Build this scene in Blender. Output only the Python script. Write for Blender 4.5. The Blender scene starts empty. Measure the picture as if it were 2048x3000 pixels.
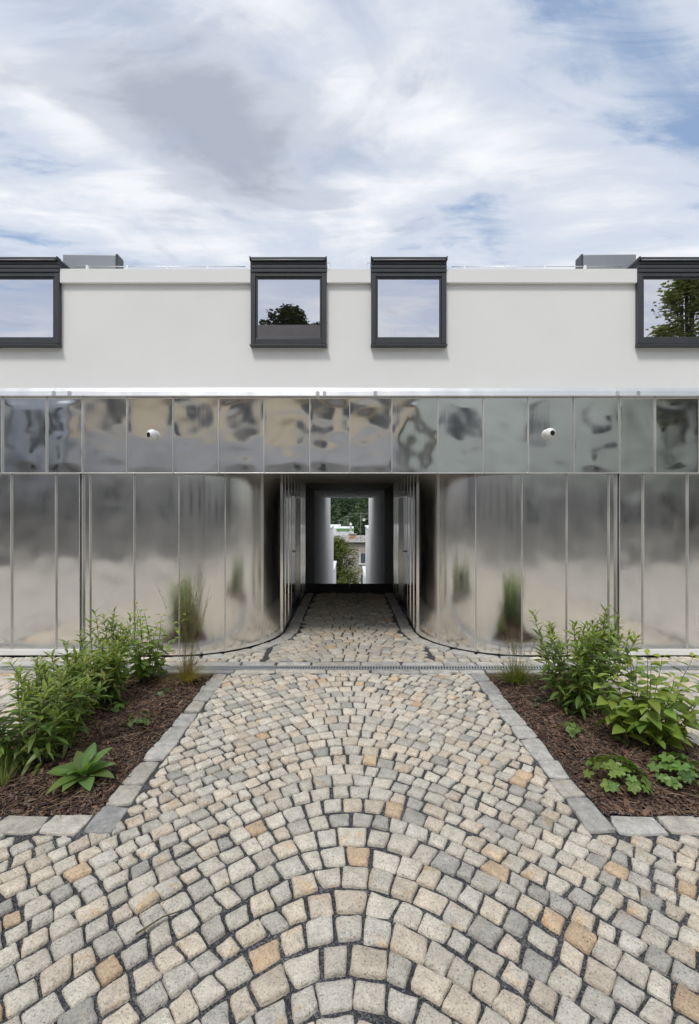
import bpy, bmesh, math, random
import numpy as np
from mathutils import Vector, Matrix, noise as mnoise

R = math.radians
PI = math.pi
sc = bpy.context.scene
C = sc.collection
rng = random.Random(7)

# ------------------------------------------------------------------ camera
cam_d = bpy.data.cameras.new('camera')
cam = bpy.data.objects.new('camera', cam_d)
C.objects.link(cam)
EYE = 1.71
cam.location = (0, 0, EYE)
cam.rotation_euler = (R(90), 0, 0)
cam_d.sensor_fit = 'VERTICAL'
cam_d.sensor_height = 36.0
cam_d.lens = 16.0
cam_d.clip_start = 0.05
cam_d.clip_end = 3000
sc.camera = cam

# ------------------------------------------------------------------ sky
w = bpy.data.worlds.new('World')
sc.world = w
w.use_nodes = True
nt = w.node_tree
nt.nodes.clear()
SUN_EL, SUN_AZ = 58.0, 205.0     # azimuth clockwise from +Y (behind the camera, to the left)


def N(tree, typ, **kw):
    n = tree.nodes.new(typ)
    for k, v in kw.items():
        setattr(n, k, v)
    return n


def L(tree, a, b):
    tree.links.new(a, b)


def mathn(tree, op, a, b=None, c=None, clamp=False):
    n = tree.nodes.new('ShaderNodeMath')
    n.operation = op
    n.use_clamp = clamp
    for i, v in enumerate((a, b, c)):
        if v is None:
            continue
        if isinstance(v, (int, float)):
            n.inputs[i].default_value = v
        else:
            tree.links.new(v, n.inputs[i])
    return n.outputs[0]


def ramp(tree, fac, stops, interp='LINEAR'):
    n = tree.nodes.new('ShaderNodeValToRGB')
    n.color_ramp.interpolation = interp
    cr = n.color_ramp
    while len(cr.elements) > 1:
        cr.elements.remove(cr.elements[-1])
    cr.elements[0].position = stops[0][0]
    c = stops[0][1]
    cr.elements[0].color = (c, c, c, 1) if isinstance(c, (int, float)) else (*c, 1)
    for p, c in stops[1:]:
        e = cr.elements.new(p)
        e.color = (c, c, c, 1) if isinstance(c, (int, float)) else (*c, 1)
    tree.links.new(fac, n.inputs[0])
    return n.outputs[0]


def mixc(tree, fac, a, b, mode='MIX'):
    n = tree.nodes.new('ShaderNodeMix')
    n.data_type = 'RGBA'
    n.blend_type = mode
    for sock, v in ((n.inputs[0], fac), (n.inputs[6], a), (n.inputs[7], b)):
        if isinstance(v, (int, float)):
            sock.default_value = v
        elif isinstance(v, tuple):
            sock.default_value = (*v, 1) if len(v) == 3 else v
        else:
            tree.links.new(v, sock)
    return n.outputs[2]


def build_sky():
    out = N(nt, 'ShaderNodeOutputWorld')
    bg = N(nt, 'ShaderNodeBackground')
    bg.inputs[1].default_value = 0.10
    sky = N(nt, 'ShaderNodeTexSky', sky_type='NISHITA')
    sky.sun_disc = False
    sky.sun_elevation = R(SUN_EL)
    sky.sun_rotation = R(SUN_AZ)
    sky.air_density = 1.1
    sky.dust_density = 0.6
    tc = N(nt, 'ShaderNodeTexCoord')
    sep = N(nt, 'ShaderNodeSeparateXYZ')
    L(nt, tc.outputs['Generated'], sep.inputs[0])
    zz = mathn(nt, 'MAXIMUM', sep.outputs[2], 0.04)
    zz = mathn(nt, 'ADD', zz, 0.03)
    px = mathn(nt, 'DIVIDE', sep.outputs[0], zz)
    py = mathn(nt, 'DIVIDE', sep.outputs[1], zz)
    cmb = N(nt, 'ShaderNodeCombineXYZ')
    L(nt, px, cmb.inputs[0])
    L(nt, py, cmb.inputs[1])
    # wind-drawn cloud layer: streaks run 30 degrees off the x axis
    mp = N(nt, 'ShaderNodeMapping')
    mp.inputs['Rotation'].default_value = (0, 0, R(-50))
    mp.inputs['Scale'].default_value = (0.62, 1.25, 1)
    mp.inputs['Location'].default_value = (3.1, 1.7, 0)
    L(nt, cmb.outputs[0], mp.inputs[0])
    n1 = N(nt, 'ShaderNodeTexNoise')
    n1.inputs['Scale'].default_value = 1.55
    n1.inputs['Detail'].default_value = 7
    n1.inputs['Roughness'].default_value = 0.58
    n1.inputs['Distortion'].default_value = 0.55
    L(nt, mp.outputs[0], n1.inputs['Vector'])
    n2 = N(nt, 'ShaderNodeTexNoise')
    n2.inputs['Scale'].default_value = 2.6
    n2.inputs['Detail'].default_value = 9
    n2.inputs['Roughness'].default_value = 0.56
    n2.inputs['Distortion'].default_value = 0.9
    mp2 = N(nt, 'ShaderNodeMapping')
    mp2.inputs['Rotation'].default_value = (0, 0, R(-45))
    mp2.inputs['Scale'].default_value = (0.75, 1.2, 1)
    mp2.inputs['Location'].default_value = (7.3, -2.4, 0)
    L(nt, cmb.outputs[0], mp2.inputs[0])
    L(nt, mp2.outputs[0], n2.inputs['Vector'])

    def blob(cx, cy, rx, ry, rot, soft=1.0):
        m = N(nt, 'ShaderNodeMapping', vector_type='TEXTURE')
        m.inputs['Location'].default_value = (cx, cy, 0)
        m.inputs['Rotation'].default_value = (0, 0, R(rot))
        m.inputs['Scale'].default_value = (rx, ry, 1)
        L(nt, cmb.outputs[0], m.inputs[0])
        vm = N(nt, 'ShaderNodeVectorMath', operation='LENGTH')
        L(nt, m.outputs[0], vm.inputs[0])
        d = mathn(nt, 'MULTIPLY', vm.outputs['Value'], vm.outputs['Value'])
        d = mathn(nt, 'MULTIPLY', d, -soft)
        return mathn(nt, 'EXPONENT', d)
    # coverage
    cov = mathn(nt, 'ADD', n1.outputs[0], 0.115)
    for (cx, cy, rx, ry, rot, a) in ((0.66, 0.98, 0.30, 0.14, 35, -0.13), (0.42, 1.50, 0.20, 0.16, 20, -0.24),
                                     (-0.90, 1.14, 0.22, 0.10, 30, -0.24), (-0.95, 1.62, 0.25, 0.07, 30, -0.20),
                                     (-0.42, 1.05, 0.45, 0.35, 20, 0.20), (0.25, 1.12, 0.5, 0.14, 30, 0.12), (1.05, 1.22, 0.26, 0.14, 30, -0.20)):
        b = blob(cx, cy, rx, ry, rot)
        cov = mathn(nt, 'ADD', cov, mathn(nt, 'MULTIPLY', b, a))
    n3 = N(nt, 'ShaderNodeTexNoise')
    n3.inputs['Scale'].default_value = 5.5
    n3.inputs['Detail'].default_value = 8
    n3.inputs['Roughness'].default_value = 0.6
    n3.inputs['Distortion'].default_value = 0.8
    mp3 = N(nt, 'ShaderNodeMapping')
    mp3.inputs['Rotation'].default_value = (0, 0, R(-56))
    mp3.inputs['Scale'].default_value = (0.45, 1.3, 1)
    L(nt, cmb.outputs[0], mp3.inputs[0])
    L(nt, mp3.outputs[0], n3.inputs['Vector'])
    cov = mathn(nt, 'ADD', cov, mathn(nt, 'MULTIPLY', mathn(nt, 'SUBTRACT', n3.outputs[0], 0.5), 0.52))
    covr = ramp(nt, cov, [(0.32, 0.0), (0.54, 0.58), (0.80, 1.0)], 'EASE')
    # cloud brightness: thick parts grey, thin parts white
    thick = mathn(nt, 'ADD', mathn(nt, 'MULTIPLY', n2.outputs[0], 1.05), -0.20)
    for (cx, cy, rx, ry, rot, a) in ((-0.44, 0.98, 0.38, 0.22, 35, 0.34), (-0.30, 1.28, 0.36, 0.24, 25, 0.33),
                                     (-0.85, 1.50, 0.4, 0.12, 28, -0.12), (0.2, 1.3, 0.4, 0.25, 30, -0.10)):
        b = blob(cx, cy, rx, ry, rot)
        thick = mathn(nt, 'ADD', thick, mathn(nt, 'MULTIPLY', b, a))
    thick = mathn(nt, 'ADD', thick, mathn(nt, 'MULTIPLY', mathn(nt, 'SUBTRACT', n3.outputs[0], 0.5), 0.35))
    ccol = ramp(nt, thick, [(0.14, (7.9, 7.95, 8.0)), (0.38, (7.0, 7.15, 7.45)), (0.58, (4.85, 5.2, 5.9)), (0.84, (3.35, 3.7, 4.4))], 'EASE')
    blue = mixc(nt, 1.0, sky.outputs[0], (0.98, 1.0, 1.02), 'MULTIPLY')
    blue = mixc(nt, 0.6, blue, (2.9, 4.0, 5.9))
    col = mixc(nt, covr, blue, ccol)
    # below the horizon: plain haze colour
    L(nt, col, bg.inputs[0])
    L(nt, bg.outputs[0], out.inputs[0])


build_sky()

sun_d = bpy.data.lights.new('sun', 'SUN')
sun_d.energy = 1.5
sun_d.angle = R(12)
sun_d.color = (1.0, 0.965, 0.91)
sun = bpy.data.objects.new('sun', sun_d)
C.objects.link(sun)
to_sun = Vector((math.sin(R(SUN_AZ)) * math.cos(R(SUN_EL)), math.cos(R(SUN_AZ)) * math.cos(R(SUN_EL)), math.sin(R(SUN_EL))))
sun.rotation_euler = to_sun.to_track_quat('Z', 'Y').to_euler()
sun.location = (-10, -20, 30)

sc.view_settings.view_transform = 'Standard'
sc.view_settings.look = 'None'
sc.view_settings.exposure = 0.38
sc.view_settings.gamma = 1.0
sc.view_settings.use_curve_mapping = False

# ------------------------------------------------------------------ materials
MATS = {}


def new_mat(name):
    m = bpy.data.materials.new(name)
    m.use_nodes = True
    t = m.node_tree
    b = t.nodes['Principled BSDF']
    MATS[name] = m
    return m, t, b


def plain(name, col, rough=0.6, metal=0.0, nscale=20.0, nvar=0.12, bump=0.0, bscale=None, stretch=None, spec=None):
    m, t, b = new_mat(name)
    g = N(t, 'ShaderNodeNewGeometry')
    src = g.outputs['Position']
    if stretch:
        mp = N(t, 'ShaderNodeMapping')
        mp.inputs['Scale'].default_value = stretch
        L(t, src, mp.inputs[0])
        src = mp.outputs[0]
    n = N(t, 'ShaderNodeTexNoise')
    n.inputs['Scale'].default_value = nscale
    n.inputs['Detail'].default_value = 5
    L(t, src, n.inputs['Vector'])
    lo = tuple(max(0, c * (1 - nvar)) for c in col)
    hi = tuple(c * (1 + nvar) for c in col)
    c = ramp(t, n.outputs[0], [(0.3, lo), (0.7, hi)])
    L(t, c, b.inputs['Base Color'])
    b.inputs['Roughness'].default_value = rough
    b.inputs['Metallic'].default_value = metal
    if spec is not None:
        b.inputs['Specular IOR Level'].default_value = spec
    if bump:
        n2 = N(t, 'ShaderNodeTexNoise')
        n2.inputs['Scale'].default_value = bscale or nscale * 4
        n2.inputs['Detail'].default_value = 4
        L(t, g.outputs['Position'], n2.inputs['Vector'])
        bp = N(t, 'ShaderNodeBump')
        bp.inputs['Strength'].default_value = bump
        bp.inputs['Distance'].default_value = 0.004
        L(t, n2.outputs[0], bp.inputs['Height'])
        L(t, bp.outputs[0], b.inputs['Normal'])
    return m


def attr_mat(name, rough=0.8, speck=0.0, speck_scale=150.0, bump=0.3, bscale=70.0, stain=0.15, transl=0.0, dist=0.006, rust=0.0):
    """colour of each piece comes from its own 'tint' attribute, grain from noise"""
    m, t, b = new_mat(name)
    a = N(t, 'ShaderNodeAttribute', attribute_name='tint')
    g = N(t, 'ShaderNodeNewGeometry')
    col = a.outputs['Color']
    n = N(t, 'ShaderNodeTexNoise')
    n.inputs['Scale'].default_value = 14
    n.inputs['Detail'].default_value = 6
    n.inputs['Roughness'].default_value = 0.65
    L(t, g.outputs['Position'], n.inputs['Vector'])
    f = ramp(t, n.outputs[0], [(0.3, 1 - stain), (0.7, 1 + stain)])
    col = mixc(t, 1.0, col, f, 'MULTIPLY')
    if rust:
        nr = N(t, 'ShaderNodeTexNoise')
        nr.inputs['Scale'].default_value = 6.5
        nr.inputs['Detail'].default_value = 5
        nr.inputs['Roughness'].default_value = 0.6
        nr.inputs['Distortion'].default_value = 0.6
        L(t, g.outputs['Position'], nr.inputs['Vector'])
        fr_ = ramp(t, nr.outputs[0], [(0.58, 0.0), (0.70, rust)])
        col = mixc(t, fr_, col, mixc(t, 1.0, col, (1.02, 0.78, 0.52), 'MULTIPLY'))
    if speck:
        v = N(t, 'ShaderNodeTexNoise')
        v.inputs['Scale'].default_value = speck_scale
        v.inputs['Detail'].default_value = 3
        v.inputs['Roughness'].default_value = 0.7
        L(t, g.outputs['Position'], v.inputs['Vector'])
        s = ramp(t, v.outputs[0], [(0.30, 1 - speck), (0.42, 0.93), (0.55, 1.03), (0.68, 1 + speck * 0.35)])
        col = mixc(t, 1.0, col, s, 'MULTIPLY')
    L(t, col, b.inputs['Base Color'])
    b.inputs['Roughness'].default_value = rough
    if bump:
        n2 = N(t, 'ShaderNodeTexNoise')
        n2.inputs['Scale'].default_value = bscale
        n2.inputs['Detail'].default_value = 6
        n2.inputs['Roughness'].default_value = 0.65
        L(t, g.outputs['Position'], n2.inputs['Vector'])
        bp = N(t, 'ShaderNodeBump')
        bp.inputs['Strength'].default_value = bump
        bp.inputs['Distance'].default_value = dist
        L(t, n2.outputs[0], bp.inputs['Height'])
        L(t, bp.outputs[0], b.inputs['Normal'])
    if transl:
        tr = N(t, 'ShaderNodeBsdfTranslucent')
        tcol = mixc(t, 1.0, col, (1.5, 1.7, 0.5), 'MULTIPLY')
        L(t, tcol, tr.inputs[0])
        mx = N(t, 'ShaderNodeMixShader')
        mx.inputs[0].default_value = transl
        L(t, b.outputs[0], mx.inputs[1])
        L(t, tr.outputs[0], mx.inputs[2])
        L(t, mx.outputs[0], t.nodes['Material Output'].inputs[0])
    return m


def sheet_metal(name, col, rough, smudge=0.1):
    m, t, b = new_mat(name)
    g = N(t, 'ShaderNodeNewGeometry')
    b.inputs['Metallic'].default_value = 1.0
    mp = N(t, 'ShaderNodeMapping')
    mp.inputs['Scale'].default_value = (1, 1, 0.35)
    L(t, g.outputs['Position'], mp.inputs[0])
    n = N(t, 'ShaderNodeTexNoise')
    n.inputs['Scale'].default_value = 5.0
    n.inputs['Detail'].default_value = 6
    n.inputs['Roughness'].default_value = 0.6
    L(t, mp.outputs[0], n.inputs['Vector'])
    c = ramp(t, n.outputs[0], [(0.3, tuple(x * 0.93 for x in col)), (0.7, tuple(x * 1.04 for x in col))])
    L(t, c, b.inputs['Base Color'])
    r = ramp(t, n.outputs[0], [(0.3, max(0.02, rough - smudge * 0.5)), (0.7, rough + smudge * 0.5)])
    L(t, r, b.inputs['Roughness'])
    # fine rolling marks
    n2 = N(t, 'ShaderNodeTexNoise')
    n2.inputs['Scale'].default_value = 40
    n2.inputs['Detail'].default_value = 3
    mp2 = N(t, 'ShaderNodeMapping')
    mp2.inputs['Scale'].default_value = (1, 1, 0.08)
    L(t, g.outputs['Position'], mp2.inputs[0])
    L(t, mp2.outputs[0], n2.inputs['Vector'])
    bp = N(t, 'ShaderNodeBump')
    bp.inputs['Strength'].default_value = 0.06
    bp.inputs['Distance'].default_value = 0.0015
    L(t, n2.outputs[0], bp.inputs['Height'])
    L(t, bp.outputs[0], b.inputs['Normal'])
    return m


M_metal = sheet_metal('stainless_sheet', (0.91, 0.895, 0.87), 0.155, 0.08)
M_metal_lip = sheet_metal('stainless_sheet_fascia', (0.93, 0.92, 0.90), 0.095, 0.04)
M_seam = sheet_metal('stainless_folded_seam', (0.88, 0.87, 0.85), 0.42, 0.12)
M_gutter = sheet_metal('aluminium_gutter', (0.80, 0.80, 0.80), 0.40, 0.12)
M_door = sheet_metal('stainless_door', (0.55, 0.54, 0.52), 0.16, 0.10)
M_render = plain('white_render', (0.87, 0.865, 0.85), 0.9, 0, 1.3, 0.02, 0.25, 260)
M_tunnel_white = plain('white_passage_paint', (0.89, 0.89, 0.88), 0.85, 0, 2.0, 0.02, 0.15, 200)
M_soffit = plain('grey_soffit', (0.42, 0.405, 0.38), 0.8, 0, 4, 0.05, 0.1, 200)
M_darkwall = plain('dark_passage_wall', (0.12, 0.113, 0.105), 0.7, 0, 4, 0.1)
M_anth = plain('anthracite_aluminium', (0.048, 0.051, 0.058), 0.38, 0.0, 8, 0.08)
M_anth2 = plain('black_aluminium', (0.018, 0.019, 0.022), 0.42, 0.0, 8, 0.1)
M_greybox = plain('grey_shutter_metal', (0.30, 0.315, 0.335), 0.45, 0.3, 6, 0.06)
M_white_metal = plain('white_coated_metal', (0.88, 0.88, 0.87), 0.35, 0, 6, 0.03)
M_whiteplastic = plain('white_plastic', (0.82, 0.82, 0.81), 0.3, 0, 6, 0.02)
M_blackglass = plain('black_lens', (0.012, 0.012, 0.014), 0.08, 0, 6, 0.02)
M_gravel = None
M_sett = attr_mat('granite_sett', 0.85, 0.75, 120, 1.0, 60, 0.20, 0, 0.013, rust=0.75)
M_slab = attr_mat('worn_stone_slab', 0.75, 0.35, 90, 0.9, 24, 0.30, 0, 0.016, rust=0.3)
M_chip = attr_mat('bark_chip', 0.9, 0.2, 120, 0.4, 120, 0.15)
M_leaf = attr_mat('leaf', 0.42, 0.0, 100, 0.15, 60, 0.12, 0.28, 0.003)
M_far_leaf = attr_mat('far_foliage', 0.7, 0.0, 100, 0.0, 60, 0.10, 0.15)
M_stem = plain('green_stem', (0.10, 0.09, 0.04), 0.7, 0, 30, 0.2)
M_bark = plain('tree_bark', (0.09, 0.07, 0.05), 0.9, 0, 20, 0.3, 0.5, 30)
M_slate = plain('dark_stone_slab', (0.06, 0.056, 0.052), 0.9, 0, 7, 0.25, 0.3, 60, spec=0.15)
M_concrete = plain('concrete', (0.34, 0.335, 0.32), 0.85, 0, 5, 0.1, 0.3, 90)
M_grate = plain('galvanised_grating', (0.40, 0.415, 0.43), 0.45, 0.2, 12, 0.12)
M_void = plain('drain_void', (0.012, 0.012, 0.013), 0.9, 0, 10, 0.1)
M_beige = plain('beige_plaster', (0.44, 0.39, 0.335), 0.9, 0, 0.7, 0.05, 0.2, 40)
M_tin = plain('weathered_roof_sheet', (0.34, 0.31, 0.30), 0.7, 0.0, 1.2, 0.10)
M_flash = plain('brown_flashing', (0.06, 0.04, 0.035), 0.6, 0, 3, 0.1)
M_blind = plain('grey_window_blind', (0.085, 0.10, 0.115), 0.45, 0, 3, 0.06)
M_brick_o = plain('chimney_brick', (0.45, 0.19, 0.09), 0.9, 0, 9, 0.3)
M_hgrey = plain('dark_grey_plaster', (0.34, 0.325, 0.305), 0.9, 0, 0.8, 0.12)
M_hmid = plain('grey_plaster', (0.56, 0.55, 0.56), 0.9, 0, 0.8, 0.15)
M_hbrown = plain('ochre_plaster', (0.82, 0.69, 0.50), 0.9, 0, 0.8, 0.10)
M_rooft = plain('dark_roof_tiles', (0.075, 0.062, 0.058), 0.8, 0, 2, 0.2)
M_green_fascia = plain('green_fascia', (0.14, 0.34, 0.10), 0.5, 0, 3, 0.05)


def gravel_mat(name, cols, scale, bump=1.0, sand=False):
    m, t, b = new_mat(name)
    g = N(t, 'ShaderNodeNewGeometry')
    v = N(t, 'ShaderNodeTexVoronoi')
    v.inputs['Scale'].default_value = scale
    v.inputs['Randomness'].default_value = 1
    L(t, g.outputs['Position'], v.inputs['Vector'])
    sep = N(t, 'ShaderNodeSeparateColor')
    L(t, v.outputs['Color'], sep.inputs[0])
    c = ramp(t, sep.outputs[0], [(i / (len(cols) - 1), c) for i, c in enumerate(cols)])
    if sand:
        ns = N(t, 'ShaderNodeTexNoise')
        ns.inputs['Scale'].default_value = 2.2
        ns.inputs['Detail'].default_value = 4
        L(t, g.outputs['Position'], ns.inputs['Vector'])
        c = mixc(t, ramp(t, ns.outputs[0], [(0.50, 0.0), (0.72, 0.45)]), c, mixc(t, 1.0, c, (3.2, 3.1, 2.9), 'MULTIPLY'))
    L(t, c, b.inputs['Base Color'])
    b.inputs['Roughness'].default_value = 0.8
    inv = mathn(t, 'SUBTRACT', 1.0, v.outputs['Distance'])
    bp = N(t, 'ShaderNodeBump')
    bp.inputs['Strength'].default_value = bump
    bp.inputs['Distance'].default_value = 0.012
    L(t, inv, bp.inputs['Height'])
    L(t, bp.outputs[0], b.inputs['Normal'])
    return m


M_gravel = gravel_mat('slate_joint_grit', [(0.028, 0.030, 0.036), (0.05, 0.053, 0.062), (0.08, 0.083, 0.092), (0.20, 0.20, 0.205)], 150, sand=True)
M_soil = gravel_mat('dark_bark_soil', [(0.022, 0.014, 0.010), (0.04, 0.026, 0.02), (0.075, 0.05, 0.038)], 60)


def glass_mat():
    m, t, b = new_mat('coated_window_glass')
    out = t.nodes['Material Output']
    gl = N(t, 'ShaderNodeBsdfGlossy')
    gl.inputs['Color'].default_value = (0.93, 0.94, 1.0, 1)
    gl.inputs['Roughness'].default_value = 0.0
    tr = N(t, 'ShaderNodeBsdfTransparent')
    tr.inputs['Color'].default_value = (0.75, 0.8, 0.82, 1)
    fr = N(t, 'ShaderNodeFresnel')
    fr.inputs[0].default_value = 1.6
    f = mathn(t, 'ADD', mathn(t, 'MULTIPLY', fr.outputs[0], 0.6), 0.66, clamp=True)
    mx = N(t, 'ShaderNodeMixShader')
    L(t, f, mx.inputs[0])
    L(t, tr.outputs[0], mx.inputs[1])
    L(t, gl.outputs[0], mx.inputs[2])
    L(t, mx.outputs[0], out.inputs[0])
    return m


M_glass = glass_mat()
M_room = plain('pale_room_wall', (0.55, 0.54, 0.56), 0.9, 0, 3, 0.03)
M_hglass = plain('dark_house_window', (0.03, 0.035, 0.04), 0.08, 0, 3, 0.05)

# ------------------------------------------------------------------ mesh helpers


class MB:
    """collects vertices / faces (and an optional tint per vertex) for one mesh"""

    def __init__(s):
        s.v, s.f, s.t = [], [], []

    def add(s, vs, fs, tint=None):
        o = len(s.v)
        s.v.extend([tuple(p) for p in vs])
        s.f.extend([tuple(i + o for i in f) for f in fs])
        s.t.extend([tint or (1, 1, 1)] * len(vs))
        return s

    def box(s, x0, x1, y0, y1, z0, z1, tint=None):
        vs = [(x0, y0, z0), (x1, y0, z0), (x1, y1, z0), (x0, y1, z0), (x0, y0, z1), (x1, y0, z1), (x1, y1, z1), (x0, y1, z1)]
        fs = [(0, 3, 2, 1), (4, 5, 6, 7), (0, 1, 5, 4), (1, 2, 6, 5), (2, 3, 7, 6), (3, 0, 4, 7)]
        return s.add(vs, fs, tint)

    def tube(s, pts, r0, r1=None, n=6, tint=None):
        r1 = r0 if r1 is None else r1
        pts = [Vector(p) for p in pts]
        vs, fs = [], []
        for i, p in enumerate(pts):
            d = (pts[min(i + 1, len(pts) - 1)] - pts[max(i - 1, 0)]).normalized()
            a = d.cross(Vector((0.31, 0.87, 0.2)) if abs(d.z) > 0.9 else Vector((0, 0, 1))).normalized()
            b = d.cross(a)
            r = r0 + (r1 - r0) * i / max(1, len(pts) - 1)
            for k in range(n):
                q = 2 * PI * k / n
                vs.append(p + a * (r * math.cos(q)) + b * (r * math.sin(q)))
        for i in range(len(pts) - 1):
            for k in range(n):
                fs.append((i * n + k, i * n + (k + 1) % n, (i + 1) * n + (k + 1) % n, (i + 1) * n + k))
        fs.append(tuple(range(n - 1, -1, -1)))
        fs.append(tuple((len(pts) - 1) * n + k for k in range(n)))
        return s.add(vs, fs, tint)

    def lathe(s, prof, c=(0, 0, 0), n=16, axis=None, tint=None):
        """prof: (radius, height) pairs; axis: direction of height"""
        ax = Vector(axis or (0, 0, 1)).normalized()
        a = ax.cross(Vector((1, 0, 0)) if abs(ax.x) < 0.9 else Vector((0, 1, 0))).normalized()
        b = ax.cross(a)
        c = Vector(c)
        vs, fs = [], []
        for r, h in prof:
            for k in range(n):
                q = 2 * PI * k / n
                vs.append(c + ax * h + a * (r * math.cos(q)) + b * (r * math.sin(q)))
        for i in range(len(prof) - 1):
            for k in range(n):
                fs.append((i * n + k, i * n + (k + 1) % n, (i + 1) * n + (k + 1) % n, (i + 1) * n + k))
        fs.append(tuple(range(n - 1, -1, -1)))
        fs.append(tuple((len(prof) - 1) * n + k for k in range(n)))
        return s.add(vs, fs, tint)

    def mesh(s, name, mat, smooth=False, tint=False):
        me = bpy.data.meshes.new(name)
        me.from_pydata(s.v, [], s.f)
        me.materials.append(mat)
        if tint:
            at = me.attributes.new('tint', 'FLOAT_COLOR', 'POINT')
            arr = np.ones((len(s.v), 4), dtype=np.float32)
            arr[:, :3] = np.array(s.t, dtype=np.float32)
            at.data.foreach_set('color', arr.ravel())
        if smooth:
            me.polygons.foreach_set('use_smooth', [True] * len(me.polygons))
        me.update()
        return me

    def build(s, name, mat, parent=None, smooth=False, tint=False, bevel=0.0, loc=None):
        me = s.mesh(name, mat, smooth, tint)
        o = bpy.data.objects.new(name, me)
        C.objects.link(o)
        if loc is not None:
            o.location = loc
        if parent is not None:
            o.parent = parent
            if loc is None:
                # vertices are world coordinates: cancel the parent's offset
                o.matrix_parent_inverse = world_of(parent).inverted()
        if bevel:
            md = o.modifiers.new('bevel', 'BEVEL')
            md.width = bevel
            md.segments = 2
            md.limit_method = 'ANGLE'
        return o


def world_of(o):
    m = Matrix.LocRotScale(o.location, o.rotation_euler, o.scale)
    if o.parent:
        m = world_of(o.parent) @ o.matrix_parent_inverse @ m
    return m


def empty(name, loc=(0, 0, 0)):
    o = bpy.data.objects.new(name, None)
    o.empty_display_size = 0.2
    C.objects.link(o)
    o.location = loc
    return o


def tag(o, label=None, cat=None, group=None, kind=None):
    if label:
        o['label'] = label
    if cat:
        o['category'] = cat
    if group:
        o['group'] = group
    if kind:
        o['kind'] = kind
    return o


def box_part(name, mat, parent, x0, x1, y0, y1, z0, z1, bevel=0.0):
    return MB().box(x0, x1, y0, y1, z0, z1).build(name, mat, parent, bevel=bevel)


# ------------------------------------------------------------------ plan of the passage walls
RAD = 1.15
HALF = 0.94
FY = 5.40                      # facade plane
CXL = HALF + RAD               # centre of the rounded corner
CYL = FY + RAD
ARC = RAD * PI / 2
TUN_END = 9.65
CEIL = 2.32


def wall_pt(s, side):
    """s along the wall: <0 facade, 0..ARC corner, >ARC passage; returns point and outward normal"""
    if s < 0:
        x, y, nx, ny = -CXL + s, FY, 0.0, -1.0
    elif s < ARC:
        a = s / RAD
        x, y, nx, ny = -CXL + RAD * math.sin(a), CYL - RAD * math.cos(a), math.sin(a), -math.cos(a)
    else:
        x, y, nx, ny = -HALF, CYL + (s - ARC), 1.0, 0.0
    if side > 0:
        x, nx = -x, -nx
    return x, y, nx, ny


def half_width(y):
    if y >= CYL:
        return HALF
    if y <= FY:
        return CXL
    return CXL - math.sqrt(max(0, RAD * RAD - (CYL - y) ** 2))


# ------------------------------------------------------------------ ground sheet
def terrain_z(x, y):
    if y < 10.7:
        z = -0.10
    elif y < 31:
        z = -0.35 - (y - 10.7) / 20.3 * 12.2
    elif y < 100:
        z = -12.5
    elif y < 430:
        t = (y - 100) / 330
        z = -12.5 + t * 24.0
    else:
        z = 11.5 - (y - 430) * 0.02
    if y > 110:
        z += 1.6 * math.sin(x * 0.045 + 0.8) + x * 0.02
    if y < -12:
        z += min(9, (-12 - y) * 0.22)
    return z


def build_ground():
    ys = [-400, -200, -100, -60, -40, -30, -22, -16, -12, -5, 0, 10.65, 10.75, 31, 40, 60, 100, 115] + [115 + 15 * i for i in range(1, 24)] + [600, 900]
    xs = [-600, -300, -160, -90, -50, -30, -15, -8, 8, 15, 30, 50, 90, 160, 300, 600]
    mb = MB()
    vs = [(x, y, terrain_z(x, y)) for y in ys for x in xs]
    nx = len(xs)
    fs = [(j * nx + i, j * nx + i + 1, (j + 1) * nx + i + 1, (j + 1) * nx + i) for j in range(len(ys) - 1) for i in range(nx - 1)]
    mb.add(vs, fs)
    m = plain('grassy_ground', (0.07, 0.075, 0.035), 0.95, 0, 0.6, 0.3)
    o = mb.build('ground', m)
    tag(o, kind='structure')
    return o


build_ground()

# ------------------------------------------------------------------ paving
PX = 1.27       # half width of the sett field of the path
CURB = 1.44     # outer face of the edging slabs beside the planting
BED_X1 = 2.55
BED_Y0, BED_Y1 = 2.58, 4.80
FRONT_Y = 2.42  # far edge of the open sett field in front of the planting
PATH_Y1 = 4.84
CEN = (0.0, 0.95)
RSW = 1.5

base = MB()
base.add([(-9, -4.9, -0.017), (9, -4.9, -0.017), (9, 9.7, -0.017), (-9, 9.7, -0.017)], [(0, 1, 2, 3)])
paving = base.build('paving', M_gravel)
tag(paving, kind='structure')


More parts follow.
